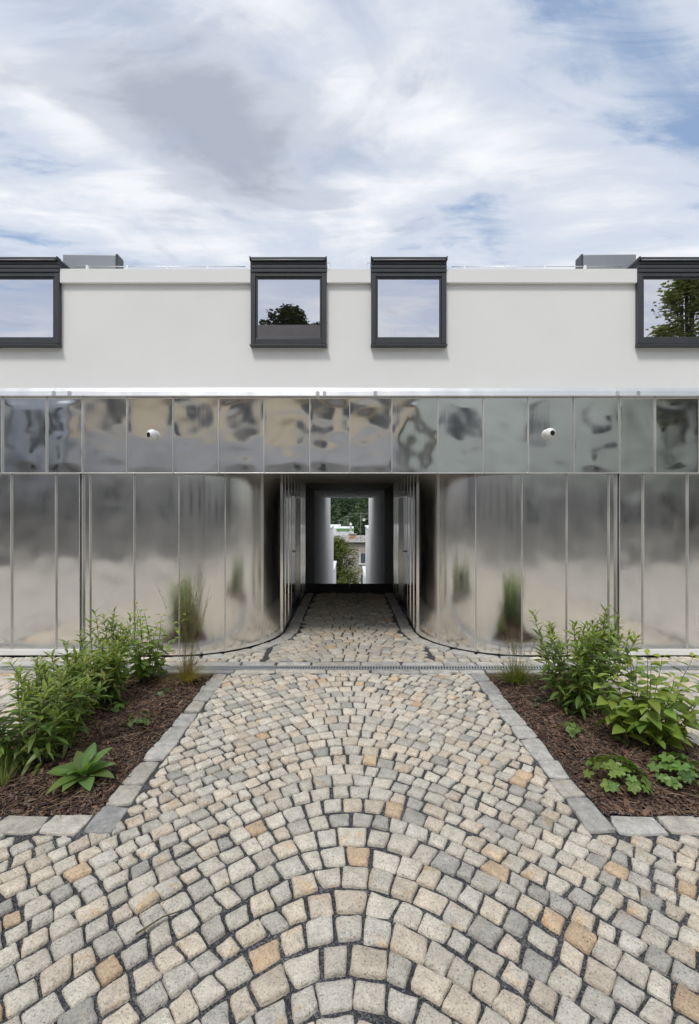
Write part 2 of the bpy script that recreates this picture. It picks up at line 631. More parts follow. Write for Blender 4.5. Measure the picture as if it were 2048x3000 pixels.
def cell_mat():
    m, t, b = new_mat('far_setts')
    g = N(t, 'ShaderNodeNewGeometry')
    v = N(t, 'ShaderNodeTexVoronoi')
    v.inputs['Scale'].default_value = 7.6
    v.inputs['Randomness'].default_value = 0.55
    L(t, g.outputs['Position'], v.inputs['Vector'])
    e = N(t, 'ShaderNodeTexVoronoi', feature='DISTANCE_TO_EDGE')
    e.inputs['Scale'].default_value = 7.6
    e.inputs['Randomness'].default_value = 0.55
    L(t, g.outputs['Position'], e.inputs['Vector'])
    sp = N(t, 'ShaderNodeSeparateColor')
    L(t, v.outputs['Color'], sp.inputs[0])
    c = ramp(t, sp.outputs[0], [(0, (0.45, 0.43, 0.39)), (0.5, (0.56, 0.53, 0.47)), (0.85, (0.60, 0.54, 0.45)), (1, (0.40, 0.395, 0.385))])
    j = ramp(t, e.outputs['Distance'], [(0.03, 0.0), (0.07, 1.0)])
    L(t, mixc(t, j, (0.07, 0.07, 0.078), c), b.inputs['Base Color'])
    b.inputs['Roughness'].default_value = 0.85
    bp = N(t, 'ShaderNodeBump')
    bp.inputs['Strength'].default_value = 0.6
    bp.inputs['Distance'].default_value = 0.01
    L(t, j, bp.inputs['Height'])
    L(t, bp.outputs[0], b.inputs['Normal'])
    return m


M_cells = cell_mat()
yd = MB()
for x0, x1, y0, y1 in ((-20, -4.42, -4.9, 5.35), (4.42, 20, -4.9, 5.35), (-4.42, 4.42, -4.9, -1.2)):
    yd.add([(x0, y0, -0.004), (x1, y0, -0.004), (x1, y1, -0.004), (x0, y1, -0.004)], [(0, 1, 2, 3)])
tag(yd.build('yard', M_cells), kind='structure')


def clip(poly, a, b, c):
    """keep a*x+b*y<=c"""
    out = []
    n = len(poly)
    for i in range(n):
        p, q = poly[i], poly[(i + 1) % n]
        dp, dq = a * p[0] + b * p[1] - c, a * q[0] + b * q[1] - c
        if dp <= 0:
            out.append(p)
        if dp * dq < 0:
            k = dp / (dp - dq)
            out.append((p[0] + (q[0] - p[0]) * k, p[1] + (q[1] - p[1]) * k))
    return out


def area(poly):
    return 0.5 * sum(poly[i][0] * poly[(i + 1) % len(poly)][1] - poly[(i + 1) % len(poly)][0] * poly[i][1] for i in range(len(poly)))


def centroid(poly):
    n = len(poly)
    return (sum(p[0] for p in poly) / n, sum(p[1] for p in poly) / n)


def inset(poly, d):
    c = centroid(poly)
    out = []
    for p in poly:
        dx, dy = p[0] - c[0], p[1] - c[1]
        l = math.hypot(dx, dy)
        k = max(0.3, 1 - d * 1.35 / max(l, 1e-6))
        out.append((c[0] + dx * k, c[1] + dy * k))
    return out


def circ_hit(p, n, c, r):
    """first hit of ray p+n*t (t>0) with circle c,r seen from inside"""
    dx, dy = p[0] - c[0], p[1] - c[1]
    b = dx * n[0] + dy * n[1]
    q = dx * dx + dy * dy - r * r
    disc = b * b - q
    if disc < 0:
        return None
    t = -b + math.sqrt(disc)
    return (p[0] + n[0] * t, p[1] + n[1] * t)


def row_between(c0, r0, c1, r1, th0, th1, size, rg):
    """setts of one course between two circles; th from the +y axis"""
    out = []
    ths = [th0]
    th = th0
    while th < th1:
        th += size * rg.choice((0.78, 0.9, 1.0, 1.0, 1.08, 1.22)) / max(r0, 0.05)
        ths.append(th)
    wob = [rg.uniform(-0.009, 0.009) for _ in ths]
    inner, outer = [], []
    for t, wv in zip(ths, wob):
        n = (math.sin(t), math.cos(t))
        p = (c0[0] + n[0] * r0, c0[1] + n[1] * r0)
        q = circ_hit(p, n, c1, r1)
        if q is None:
            q = (p[0] + n[0] * 0.13, p[1] + n[1] * 0.13)
        tx, ty = n[1], -n[0]
        k = rg.uniform(-0.008, 0.008)
        inner.append((p[0] + tx * k, p[1] + ty * k))
        outer.append((q[0] + tx * wv, q[1] + ty * wv))
    for i in range(len(ths) - 1):
        out.append([inner[i], inner[i + 1], outer[i + 1], outer[i]])
    return out


STONES = []   # (polygon, kind)


def push(poly, kind='sett', gap=None, minarea=0.0035):
    if len(poly) < 3:
        return
    if area(poly) < 0:
        poly = poly[::-1]
    if area(poly) < minarea:
        return
    STONES.append((poly, kind, gap))


prg = random.Random(21)
PITCH = 0.127
SIZE = 0.110
# arches: every course is a hyperbola-like bow, tight at the crown, straight on the flanks
def bow(c):
    """course constant -> (crown radius a, flank slope m)"""
    t = max(0.0, min(1.0, (c - 2.2) / 3.0))
    u = max(0.0, min(1.0, (c - 1.9) / 0.7))
    return 0.44 + 0.14 * u + 0.06 * t, 1.10 - 0.20 * t


def bow_y(c, x):
    a, m = bow(c)
    return c - m * (math.sqrt(x * x + a * a) - a)


def bow_n(c, x):
    a, m = bow(c)
    k = m * x / math.sqrt(x * x + a * a)
    l = math.hypot(k, 1)
    return k / l, 1 / l


c0 = -1.0
while c0 < 6.3:
    c1 = c0 + PITCH * prg.uniform(0.92, 1.10)
    x = -4.45 + prg.uniform(0, 0.1)
    inner, outer = [], []
    ph = prg.uniform(0, 6)
    while x < 4.45:
        n = bow_n(c0, x)
        p = (x, bow_y(c0, x) + 0.006 * math.sin(x * 5 + ph))
        t = 0.1
        for _ in range(6):
            q = (p[0] + n[0] * t, p[1] + n[1] * t)
            e = bow_y(c1, q[0]) - q[1]
            t += e * n[1]
        tx, ty = n[1], -n[0]
        k = prg.uniform(-0.011, 0.011)
        inner.append((p[0] + tx * k, p[1] + ty * k))
        k = prg.uniform(-0.011, 0.011)
        outer.append((p[0] + n[0] * t + tx * k, p[1] + n[1] * t + ty * k))
        x += SIZE * prg.choice((0.84, 0.93, 1.0, 1.0, 1.07, 1.2)) * n[1] ** 1.45
    for i in range(len(inner) - 1):
        q = [inner[i], inner[i + 1], outer[i + 1], outer[i]]
        # the joints between courses are wider than those within a course
        ka, kb = prg.uniform(0.015, 0.055), prg.uniform(0.015, 0.055)
        lerp = lambda a, b, k: (a[0] + (b[0] - a[0]) * k, a[1] + (b[1] - a[1]) * k)
        q = [lerp(q[0], q[3], ka), lerp(q[1], q[2], ka), lerp(q[2], q[1], kb), lerp(q[3], q[0], kb)]
        c = centroid(q)
        if c[1] < -1.12 or abs(c[0]) > 4.36:
            continue
        if abs(c[0]) < PX + 0.03 and c[1] > FRONT_Y - 0.05:
            q = clip(clip(clip(q, 1, 0, PX + 0.012), -1, 0, PX + 0.012), 0, 1, PATH_Y1)
        else:
            if c[1] > FRONT_Y + 0.03:
                continue
            q = clip(q, 0, 1, FRONT_Y)
        push(q, minarea=0.0035)
    c0 = c1
# side paving beyond the planting, straight courses
for sgn in (-1, 1):
    y = FRONT_Y + 0.01
    while y < PATH_Y1 - 0.02:
        d = min(0.125 * prg.uniform(0.9, 1.12), PATH_Y1 - y)
        x = BED_X1 + 0.10
        off = prg.uniform(0, 0.05)
        while x < 4.3:
            wv = prg.uniform(0.10, 0.17)
            sk = prg.uniform(-0.012, 0.012)
            q = [(x, y), (x + wv, y + sk), (x + wv, y + d + sk), (x, y + d)]
            push([(sgn * a, b) for a, b in q])
            x += wv
        y += d
# course between the facade edging and the drain slabs
for sgn in (-1, 1):
    x = 0.0
    while x < 4.3:
        wv = prg.uniform(0.11, 0.17)
        y1 = min(5.375, FY - 0.02)
        if x > CXL - 0.25:
            push([(sgn * (x), 5.215), (sgn * (x + wv), 5.215), (sgn * (x + wv), 5.30), (sgn * x, 5.30)], minarea=0.003)
            push([(sgn * (x + .05), 5.30), (sgn * (x + wv + .05), 5.30), (sgn * (x + wv + .05), y1), (sgn * (x + .05), y1)], minarea=0.003)
        x += wv
# passage setts: shallow arches
cy = 4.0
EDGE = 0.20
while cy + 1.25 < TUN_END:
    p = 0.125 * prg.uniform(0.92, 1.12)
    for q in row_between((0, cy), 1.25, (0, cy + p), 1.25, -1.1, 1.1, 0.14, prg) if True else ():
        c = centroid(q)
        if c[1] < 5.20 or c[1] > TUN_END:
            continue
        if abs(c[0]) > half_width(c[1]) - EDGE - 0.02:
            continue
        hw = [half_width(b) - EDGE for a, b in q]
        q = [(max(-h, min(h, a)), b) for (a, b), h in zip(q, hw)]
        q = clip(clip(q, 0, 1, TUN_END - 0.01), 0, -1, -5.215)
        push(q, 'passage', minarea=0.004)
    cy += p
# straight infill courses in the mouth of the passage, left and right of the arches
for sgn in (-1, 1):
    y = 5.215
    while y < 6.2:
        d = 0.12 * prg.uniform(0.9, 1.1)
        x = 0.98 + prg.uniform(0, 0.06)
        hw = half_width(y + d) - EDGE
        while x < 2.2:
            wv = prg.uniform(0.10, 0.16)
            if x + wv * 0.6 < hw:
                x1 = min(x + wv, hw)
                push([(sgn * x, y), (sgn * x1, y), (sgn * x1, y + d), (sgn * x, y + d)], 'passage', minarea=0.004)
            x += wv
        y += d
# drop passage arch stones that overlap the straight infill
def _keep(st):
    poly, kind, gap = st
    if kind != 'passage':
        return True
    c = centroid(poly)
    if c[1] < 6.2 and abs(c[0]) > 0.955:
        # straight infill stones are axis aligned
        return abs(poly[0][1] - poly[1][1]) < 1e-6 or abs(poly[1][1] - poly[2][1]) < 1e-6
    return True


STONES = [s for s in STONES if _keep(s)]
for i, (poly, kind, gap) in enumerate(STONES):
    if kind == 'passage':
        c = centroid(poly)
        if c[1] < 6.2 and abs(c[0]) <= 0.955:
            q = clip(clip(poly, 1, 0, 0.97), -1, 0, 0.97)
            if len(q) >= 3:
                STONES[i] = (q, kind, gap)


# edging slabs
def slab_run(x0, x1, y0, y1, along, lo, hi):
    if along == 'x':
        x = x0
        while x < x1 - 0.05:
            wv = prg.uniform(lo, hi)
            e = min(x + wv, x1)
            if x1 - e < lo * 0.5:
                e = x1
            push([(x, y0), (e, y0), (e, y1), (x, y1)], 'slab', 0.006)
            x = e
    else:
        y = y0
        while y < y1 - 0.05:
            wv = prg.uniform(lo, hi)
            e = min(y + wv, y1)
            if y1 - e < lo * 0.5:
                e = y1
            push([(x0, y), (x1, y), (x1, e), (x0, e)], 'slab', 0.006)
            y = e


for sgn in (-1, 1):
    a, b = (PX + 0.012, CURB) if sgn > 0 else (-CURB, -PX - 0.012)
    slab_run(a, b, FRONT_Y + 0.01, PATH_Y1, 'y', 0.18, 0.34)
    a, b = (CURB + 0.005, BED_X1 + 0.10) if sgn > 0 else (-BED_X1 - 0.10, -CURB - 0.005)
    slab_run(a, b, FRONT_Y + 0.01, BED_Y0 - 0.005, 'x', 0.17, 0.30)
    slab_run(a, b, BED_Y1 + 0.004, PATH_Y1, 'x', 0.3, 0.5) if False else None
    a, b = (BED_X1, BED_X1 + 0.09) if sgn > 0 else (-BED_X1 - 0.09, -BED_X1)
    slab_run(a, b, BED_Y0, PATH_Y1, 'y', 0.25, 0.4)
slab_run(-4.41, 4.41, PATH_Y1 + 0.006, 4.945, 'x', 0.28, 0.55)
slab_run(-4.41, 4.41, 5.065, 5.205, 'x', 0.28, 0.60)
# slabs that follow the rounded corners and passage walls
for sgn in (-1, 1):
    s = -0.02
    while s < ARC + (TUN_END - CYL) - 0.05:
        ln = prg.uniform(0.22, 0.36)
        e = min(s + ln, ARC + TUN_END - CYL)
        q = []
        for ss, off in ((s, 0.015), (e, 0.015), (e, EDGE - 0.01), (s, EDGE - 0.01)):
            x, y, nx, ny = wall_pt(ss, sgn)
            q.append((x + nx * off, max(y + ny * off, 5.212)))
        push(q, 'slab', 0.005)
        s = e


def stone_mesh_data(poly, kind, rg, gap):
    """rounded, worn stone; returns local verts, faces, centre, tint"""
    if gap is None:
        gap = rg.uniform(0.003, 0.0088)
    poly = inset(poly, gap)
    if kind == 'slab':
        poly = [(a + rg.uniform(-0.012, 0.012), b + rg.uniform(-0.012, 0.012)) for a, b in poly]
    else:
        poly = [(a + rg.uniform(-0.006, 0.006), b + rg.uniform(-0.006, 0.006)) for a, b in poly]
    cx, cy = centroid(poly)
    pts = []
    n = len(poly)
    jit = 0.005 if kind != 'slab' else 0.008
    size = math.sqrt(abs(area(poly)))
    for i in range(n):
        p, q = poly[i], poly[(i + 1) % n]
        l = math.hypot(q[0] - p[0], q[1] - p[1])
        m = 4 if kind != 'slab' else max(3, int(l / 0.06))
        cuts = (0.0, 0.13, 0.5, 0.87)
        for j in range(m):
            t = cuts[j] if kind != 'slab' else j / m
            jj = jit * (1.0 if j else 0.5)
            pts.append((p[0] + (q[0] - p[0]) * t + rg.uniform(-jj, jj), p[1] + (q[1] - p[1]) * t + rg.uniform(-jj, jj)))
    # one corner-cutting pass rounds the corners
    out = []
    for i in range(len(pts)):
        p, q = pts[i - 1], pts[i]
        r_ = pts[(i + 1) % len(pts)]
        kq = rg.uniform(0.10, 0.24) if kind != 'slab' else 0.10
        out.append((q[0] * (1 - 2 * kq) + (p[0] + r_[0]) * kq, q[1] * (1 - 2 * kq) + (p[1] + r_[1]) * kq))
    pts = [(a - cx, b - cy) for a, b in out]
    n = len(pts)
    h = rg.gauss(0, 0.003) if kind != 'slab' else rg.gauss(-0.002, 0.002)
    tx, ty = rg.gauss(0, 0.022), rg.gauss(0, 0.022)
    if kind == 'slab':
        tx, ty = tx * 0.25, ty * 0.25
    bulge = rg.uniform(0.001, 0.006) if kind != 'slab' else 0.001
    vs, fs = [], []
    b1 = min(0.011, size * 0.10) if kind != 'slab' else 0.007

    def ring(ins, z, amp):
        k0 = len(vs)
        for a, b in pts:
            l = math.hypot(a, b)
            s = max(0.2, 1 - ins / max(l, 1e-5))
            x, y = a * s, b * s
            vs.append((x, y, h + z + tx * x + ty * y + rg.uniform(-amp, amp)))
        return k0
    r0 = ring(-0.001, -0.055, 0)
    r1 = ring(0, -0.011 if kind != 'slab' else -0.006, 0.0025)
    r2 = ring(b1 * 0.42, -0.003 if kind != 'slab' else -0.0015, 0.0012)
    r3 = ring(b1 * 1.25, 0.0, 0.0020)
    k0 = len(vs)
    for a, b in pts:
        vs.append((a * 0.45, b * 0.45, h + bulge * 0.8 + rg.uniform(-0.0030, 0.0030) + tx * a * .45 + ty * b * .45))
    vs.append((0, 0, h + bulge))
    for a, b in ((r0, r1), (r1, r2), (r2, r3), (r3, k0)):
        for i in range(n):
            j = (i + 1) % n
            fs.append((a + i, a + j, b + j, b + i))
    for i in range(n):
        fs.append((k0 + i, k0 + (i + 1) % n, len(vs) - 1))
    # tint per stone, passage stones darker
    u = rg.random()
    if kind == 'slab':
        g = rg.uniform(0.38, 0.50)
        col = (g * 1.03, g * 1.0, g * 0.94) if u < 0.6 else ((g * 1.07, g * 1.0, g * 0.88) if u < 0.85 else (g * 0.82, g * 0.81, g * 0.79))
    else:
        g = rg.uniform(0.50, 0.66)
        if u < 0.40:
            col = (g * 1.03, g * 0.985, g * 0.895)
        elif u < 0.66:
            col = (g * 1.05, g * 0.95, g * 0.82)
        elif u < 0.88:
            g *= 0.93
            col = (g * 1.01, g * 0.985, g * 0.925)
        elif u < 0.976:
            g *= 0.74
            col = (g * 1.0, g * 0.99, g * 0.955)
        else:
            g *= 0.88
            col = (g * 1.10, g * 0.86, g * 0.62)
        col = (col[0] * 1.035, col[1] * 1.0, col[2] * 0.935)
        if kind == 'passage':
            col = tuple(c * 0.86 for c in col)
    return vs, fs, (cx, cy, 0.0), col


srg = random.Random(5)


def px_size(c):
    """how large a stone shows: area over squared distance, only in front of the camera"""
    x, y = c
    if y < 1.38 or abs(x / y) > 0.80:
        return 0
    return 1.0 / (y * y)


order = sorted(range(len(STONES)), key=lambda i: -px_size(centroid(STONES[i][0])) * abs(area(STONES[i][0])) * (1 / max(0.3, centroid(STONES[i][0])[1])))
single = {}
cnt = {'sett': 0, 'slab': 0, 'passage': 0}
for i in order:
    kd = STONES[i][1]
    key = 'slab' if kd == 'slab' else 'sett'
    if cnt[key] < (300 if key == 'sett' else 90) and px_size(centroid(STONES[i][0])) > 0:
        single[i] = key
        cnt[key] += 1
rest = {'sett': MB(), 'slab': MB()}
for i, (poly, kind, gap) in enumerate(STONES):
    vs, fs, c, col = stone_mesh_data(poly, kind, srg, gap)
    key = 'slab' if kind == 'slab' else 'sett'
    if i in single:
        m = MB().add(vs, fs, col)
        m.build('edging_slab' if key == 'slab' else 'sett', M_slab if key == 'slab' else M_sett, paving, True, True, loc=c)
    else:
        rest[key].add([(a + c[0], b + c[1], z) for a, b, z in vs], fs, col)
tag(rest['sett'].build('small_setts', M_sett, paving, True, True), kind='stuff')
tag(rest['slab'].build('small_edging_slabs', M_slab, paving, True, True), kind='stuff')

# ------------------------------------------------------------------ drain channel
dr = empty('drain_channel', (0, 5.005, -0.02))
tag(dr, 'long slotted steel drain grating across the paving before the metal facade', 'drain')
box_part('channel', M_void, dr, -5, 5, 4.958, 5.052, -0.023, -0.012)
MB().box(-5, 5, 4.950, 4.960, -0.022, 0.003).box(-5, 5, 5.050, 5.060, -0.022, 0.003).build('frame', M_grate, dr)
gm = MB()
x = -5.0
while x < 5.0:
    gm.add([(x, 4.961, 0.001), (x + 0.013, 4.961, 0.001), (x + 0.028, 5.049, 0.001), (x + 0.015, 5.049, 0.001),
            (x, 4.961, -0.011), (x + 0.013, 4.961, -0.011), (x + 0.028, 5.049, -0.011), (x + 0.015, 5.049, -0.011)],
           [(0, 1, 2, 3), (4, 7, 6, 5), (0, 4, 5, 1), (1, 5, 6, 2), (2, 6, 7, 3), (3, 7, 4, 0)])
    x += 0.031
tag(gm.build('grate_bars', M_grate, dr), kind='stuff')

# ------------------------------------------------------------------ the building
bld = empty('metal_clad_building', (0, 5.5, 0))
tag(bld, 'white rendered building with rippled metal sheet ground floor and a passage through it', 'building')


def panel_mesh(ptfun, s0, s1, z0, z1, nx, nz, seed, amp, freq, pillow, aniso=(1, 1)):
    """sheet panel with oil-canning; ptfun(s) -> x,y,nx,ny"""
    rg = random.Random(seed)
    o = Vector((rg.uniform(-50, 50), rg.uniform(-50, 50), rg.uniform(-50, 50)))
    pl = rg.uniform(-1, 1) * pillow
    amp *= rg.uniform(0.55, 1.3)
    tilt = rg.gauss(0, 1) * 0.0015
    vs, fs = [], []
    for j in range(nz + 1):
        tz = j / nz
        z = z0 + (z1 - z0) * tz
        for i in range(nx + 1):
            tx = i / nx
            s = s0 + (s1 - s0) * tx
            x, y, ax, ay = ptfun(s)
            e = min(1, 4.2 * tx * (1 - tx)) ** 0.6
            ez = min(1, (min(tz, 1 - tz) * (z1 - z0)) / 0.12)
            ez = ez * ez * (3 - 2 * ez)
            mask = (0.12 + 0.88 * e) * (0.10 + 0.90 * ez)
            nv = mnoise.noise(Vector((tx * (s1 - s0) * freq * aniso[0], z * freq * aniso[1], 0)) + o)
            nv += 0.45 * mnoise.noise(Vector((tx * (s1 - s0) * freq * 2.1 * aniso[0], z * freq * 2.1 * aniso[1], 7)) + o)
            d = mask * (amp * nv + pl * math.sin(PI * tx)) + tilt * (tz - 0.5) * mask
            vs.append((x + ax * d, y + ay * d, z))
    w_ = nx + 1
    for j in range(nz):
        for i in range(nx):
            fs.append((j * w_ + i, j * w_ + i + 1, (j + 1) * w_ + i + 1, (j + 1) * w_ + i))
    return MB().add(vs, fs)


def rib(ptfun, s, z0, z1, wd=0.009, dp=0.024, back=0.012):
    x, y, ax, ay = ptfun(s)
    tx, ty = -ay, ax
    vs = []
    for z in (z0, z1):
        for a, d in ((-wd / 2, -back), (wd / 2, -back), (wd / 2, dp), (-wd / 2, dp)):
            vs.append((x + tx * a + ax * d, y + ty * a + ay * d, z))
    return MB().add(vs, [(0, 3, 2, 1), (4, 5, 6, 7), (0, 1, 5, 4), (1, 2, 6, 5), (2, 3, 7, 6), (3, 0, 4, 7)])


seed = 100
DOOR_S0, DOOR_S1 = ARC + 7.37 - CYL, ARC + 8.76 - CYL
S_END = ARC + TUN_END - CYL
LOW_S = {-1: [-0.984, -0.462, 0.07, 0.60, 1.13, 1.64, 1.92, 2.28, DOOR_S0],
         1: [-0.984, -0.485, 0.045, 0.575, 1.10, 1.62, 1.92, 2.28, DOOR_S0]}
for side in (-1, 1):
    f = lambda s, sd=side: wall_pt(s, sd)
    ss = [-1.07] + LOW_S[side]
    for i in range(len(ss) - 1):
        curved = ss[i] > -0.1
        amp = 0.0052 if not curved else 0.0014
        seed += 1
        panel_mesh(f, ss[i], ss[i + 1], 0.012, CEIL, 14, 40, seed, amp * (1 if i else 0.4), 3.0, 0.0016 if not curved else 0.0004, (0.9, 1.1)).build('metal_panel', M_metal, bld, True)
    for s in ss[1:-1]:
        rib(f, s, 0.012, CEIL, 0.008, 0.022 if s < 1.7 else 0.009).build('standing_seam', M_seam if s < 1.5 else M_metal, bld, bevel=0.002)
    rib(f, -1.066, 0.012, CEIL, 0.010, 0.03).build('standing_seam', M_seam, bld, bevel=0.002)
    # dark foot joint
    fj = MB()
    prev = None
    steps = [-1.07 + (DOOR_S0 + 1.07) * i / 40 for i in range(41)]
    for a, b in zip(steps[:-1], steps[1:]):
        x0, y0, n0, m0 = f(a)
        x1, y1, n1, m1 = f(b)
        k = 0.006
        fj.add([(x0 - n0 * k, y0 - m0 * k, -0.03), (x1 - n1 * k, y1 - m1 * k, -0.03), (x1 - n1 * k, y1 - m1 * k, 0.016), (x0 - n0 * k, y0 - m0 * k, 0.016)], [(0, 1, 2, 3)])
    fj.build('foot_joint', M_void, bld)
    # garage door with its own sheets
    gx = -CXL - 1.093
    if side < 0:
        gd = box_part('garage_door', M_white_metal, bld, -8.0, gx, FY + 0.012, FY + 0.05, 0.004, CEIL)
        MB().box(-8.0, gx, FY - 0.016, FY + 0.010, 0.014, 0.086).build('bottom_rail', M_white_metal, gd, bevel=0.003)
        MB().box(-8.0, gx, FY - 0.004, FY + 0.010, 0.002, 0.014).build('rubber_seal', M_anth2, gd)
    else:
        gd = box_part('garage_door', M_white_metal, bld, -gx, 8.0, FY + 0.012, FY + 0.05, 0.004, CEIL)
        MB().box(-gx, 8.0, FY - 0.016, FY + 0.010, 0.014, 0.086).build('bottom_rail', M_white_metal, gd, bevel=0.003)
        MB().box(-gx, 8.0, FY - 0.004, FY + 0.010, 0.002, 0.014).build('rubber_seal', M_anth2, gd)
    gs = [-1.093, -1.389, -1.916, -2.446, -2.976, -3.506, -4.036, -4.566, -5.1]
    for i in range(len(gs) - 1):
        seed += 1
        panel_mesh(f, gs[i + 1], gs[i], 0.090, CEIL, 14, 40, seed, 0.0056, 2.8, 0.0024, (0.9, 1.1)).build('metal_panel', M_metal, gd, True)
    for s in gs[1:-1]:
        rib(f, s, 0.090, CEIL, 0.012, 0.020).build('standing_seam', M_seam, gd, bevel=0.002)
    rib(f, -1.097, 0.016, CEIL, 0.014, 0.030).build('door_edge_strip', M_gutter, gd, bevel=0.002)
    rib(f, -1.082, 0.012, CEIL, 0.016, -0.02, 0.05).build('door_gap', M_void, bld)
    # passage door, recessed between sheets
    a, b = DOOR_S0, DOOR_S1
    yd0, yd1 = 7.37, 8.76
    X = HALF
    sx = side
    fr = MB()
    for (y0, y1, z0, z1) in ((yd0, yd0 + 0.05, 0.0, 2.02), (yd1 - 0.05, yd1, 0.0, 2.02), (yd0 + 0.05, yd1 - 0.05, 1.97, 2.02)):
        lo, hi = sorted((sx * (X - 0.004), sx * (X + 0.10)))
        fr.box(lo, hi, y0, y1, z0, z1)
    pd = empty('passage_door', (sx * X, (yd0 + yd1) / 2, 0))
    pd.parent = bld
    pd.matrix_parent_inverse = world_of(bld).inverted()
    fr.build('door_frame', M_door, pd, bevel=0.002)
    fl = lambda s, sd=side: tuple(np.array(wall_pt(s, sd)) - np.array([-sd * -0.05 * -1 if False else 0, 0, 0, 0]))
    def leaf_pt(s, sd=side):
        x_, y_, ax, ay = wall_pt(s, sd)
        return (x_ + sd * 0.05, y_, ax, ay)
    seed += 1
    mid = (a + b) / 2
    panel_mesh(leaf_pt, a + 0.05, mid - 0.003, 0.012, 1.97, 10, 30, seed, 0.0006, 2.5, 0.0006).build('door_leaf', M_door, pd, True)
    seed += 1
    panel_mesh(leaf_pt, mid + 0.003, b - 0.05, 0.012, 1.97, 10, 30, seed, 0.0006, 2.5, 0.0006).build('door_leaf', M_door, pd, True)
    lo, hi = sorted((sx * (X + 0.06), sx * (X + 0.10)))
    MB().box(lo, hi, yd0 + 0.05, yd1 - 0.05, 0.0, 1.97).build('door_backing', M_anth2, pd)
    hx = sx * (X + 0.05)
    ym = (yd0 + yd1) / 2 - 0.06
    MB().tube([(hx, ym, 1.02), (hx - sx * 0.05, ym, 1.02), (hx - sx * 0.05, ym - 0.12, 1.02)], 0.009, n=8).build('door_handle', M_seam, pd, True)
    MB().lathe([(0.024, 0), (0.024, 0.008)], (hx, ym, 1.02), 12, (-sx, 0, 0)).build('handle_rose', M_seam, pd, True)
    # sheets above and beyond the door
    for s0, s1, z0 in ((a, a + 0.46, 2.024), (a + 0.46, a + 0.93, 2.024), (a + 0.93, b, 2.024), (b, b + 0.30, 0.012), (b + 0.30, b + 0.60, 0.012), (b + 0.60, S_END, 0.012)):
        seed += 1
        panel_mesh(f, s0, s1, z0, CEIL, 8, 8 if z0 > 1 else 24, seed, 0.0007, 3, 0.0006).build('metal_panel', M_metal, bld, True)
    for s, z0 in ((a, 2.024), (a + 0.46, 2.024), (a + 0.93, 2.024), (b, 2.024), (b + 0.30, 0.012), (b + 0.60, 0.012), (S_END, 0.012)):
        rib(f, s, z0, CEIL, 0.008, 0.007).build('standing_seam', M_metal, bld, bevel=0.002)

# solid core behind the sheets so no light leaks in
for side in (-1, 1):
    lo, hi = sorted((side * (HALF + 0.11), side * 8.0))
    core = MB()
    pts = [(FY + 0.06, CXL + 0.1)]
    outline = []
    for i in range(13):
        s = ARC * i / 12
        x_, y_, ax, ay = wall_pt(s, 1)
        outline.append((x_ - ax * 0.012, y_ - ay * 0.012))
    outline.append((HALF + 0.012, 7.36))
    outline.append((HALF + 0.11, 7.36))
    outline.append((HALF + 0.11, 8.77))
    outline.append((HALF + 0.012, 8.77))
    outline.append((HALF + 0.012, TUN_END - 0.004))
    outline.append((8.0, TUN_END - 0.004))
    outline.append((8.0, FY + 0.055))
    outline.append((CXL + 1.06, FY + 0.055))
    outline.append((CXL + 1.06, FY + 0.012))
    n = len(outline)
    vs = [(side * x_, y_, -0.02) for x_, y_ in outline] + [(side * x_, y_, CEIL - 0.002) for x_, y_ in outline]
    fs = [(i, (i + 1) % n, n + (i + 1) % n, n + i) for i in range(n)]
    core.add(vs, fs)
    core.build('wall_core', M_anth2, bld)

# passage ceiling and rear part
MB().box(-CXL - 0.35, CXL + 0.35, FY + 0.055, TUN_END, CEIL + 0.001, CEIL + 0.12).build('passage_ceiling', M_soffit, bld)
DARK0, WH0, WH1 = TUN_END, 12.8, 19.7
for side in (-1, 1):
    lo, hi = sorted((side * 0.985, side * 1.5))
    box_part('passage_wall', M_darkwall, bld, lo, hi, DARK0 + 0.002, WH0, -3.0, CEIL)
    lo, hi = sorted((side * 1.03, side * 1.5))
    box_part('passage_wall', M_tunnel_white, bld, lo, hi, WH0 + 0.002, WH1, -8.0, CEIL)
    lo, hi = sorted((side * 1.505, side * 8.0))
    box_part('rear_wall', M_render, bld, lo, hi, WH1 - 0.3, WH1 - 0.002, -10, 4.5)
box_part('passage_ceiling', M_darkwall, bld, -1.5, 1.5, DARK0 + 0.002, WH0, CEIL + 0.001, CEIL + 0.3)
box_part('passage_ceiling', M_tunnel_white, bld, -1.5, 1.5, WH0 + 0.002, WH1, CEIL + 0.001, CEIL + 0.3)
box_part('rear_wall', M_render, bld, -1.5, 1.5, WH1 - 0.3, WH1 - 0.002, CEIL + 0.302, 4.5)
box_part('roof_slab', M_concrete, bld, -8, 8, 5.80, WH1 - 0.31, 4.10, 4.35)

# landing and stairs
st = empty('rear_stairs', (0, 9.7, 0))
tag(st, 'dark stone landing and stairs dropping away at the end of the passage', 'stairs')
box_part('landing_slab', M_slate, st, -0.98, -0.003, TUN_END + 0.006, 10.85, -0.15, 0.004, bevel=0.006)
box_part('landing_slab', M_slate, st, 0.003, 0.98, TUN_END + 0.006, 10.85, -0.15, 0.004, bevel=0.006)
yy, zz_ = 10.853, 0.0
for i in range(70):
    zz_ -= 0.17
    box_part('step', M_concrete if i > 8 else M_slate, st, -0.98 if yy < WH0 else -1.025, 0.98 if yy < WH0 else 1.025, yy, yy + 0.288, zz_ - 0.3, zz_)
    yy += 0.29

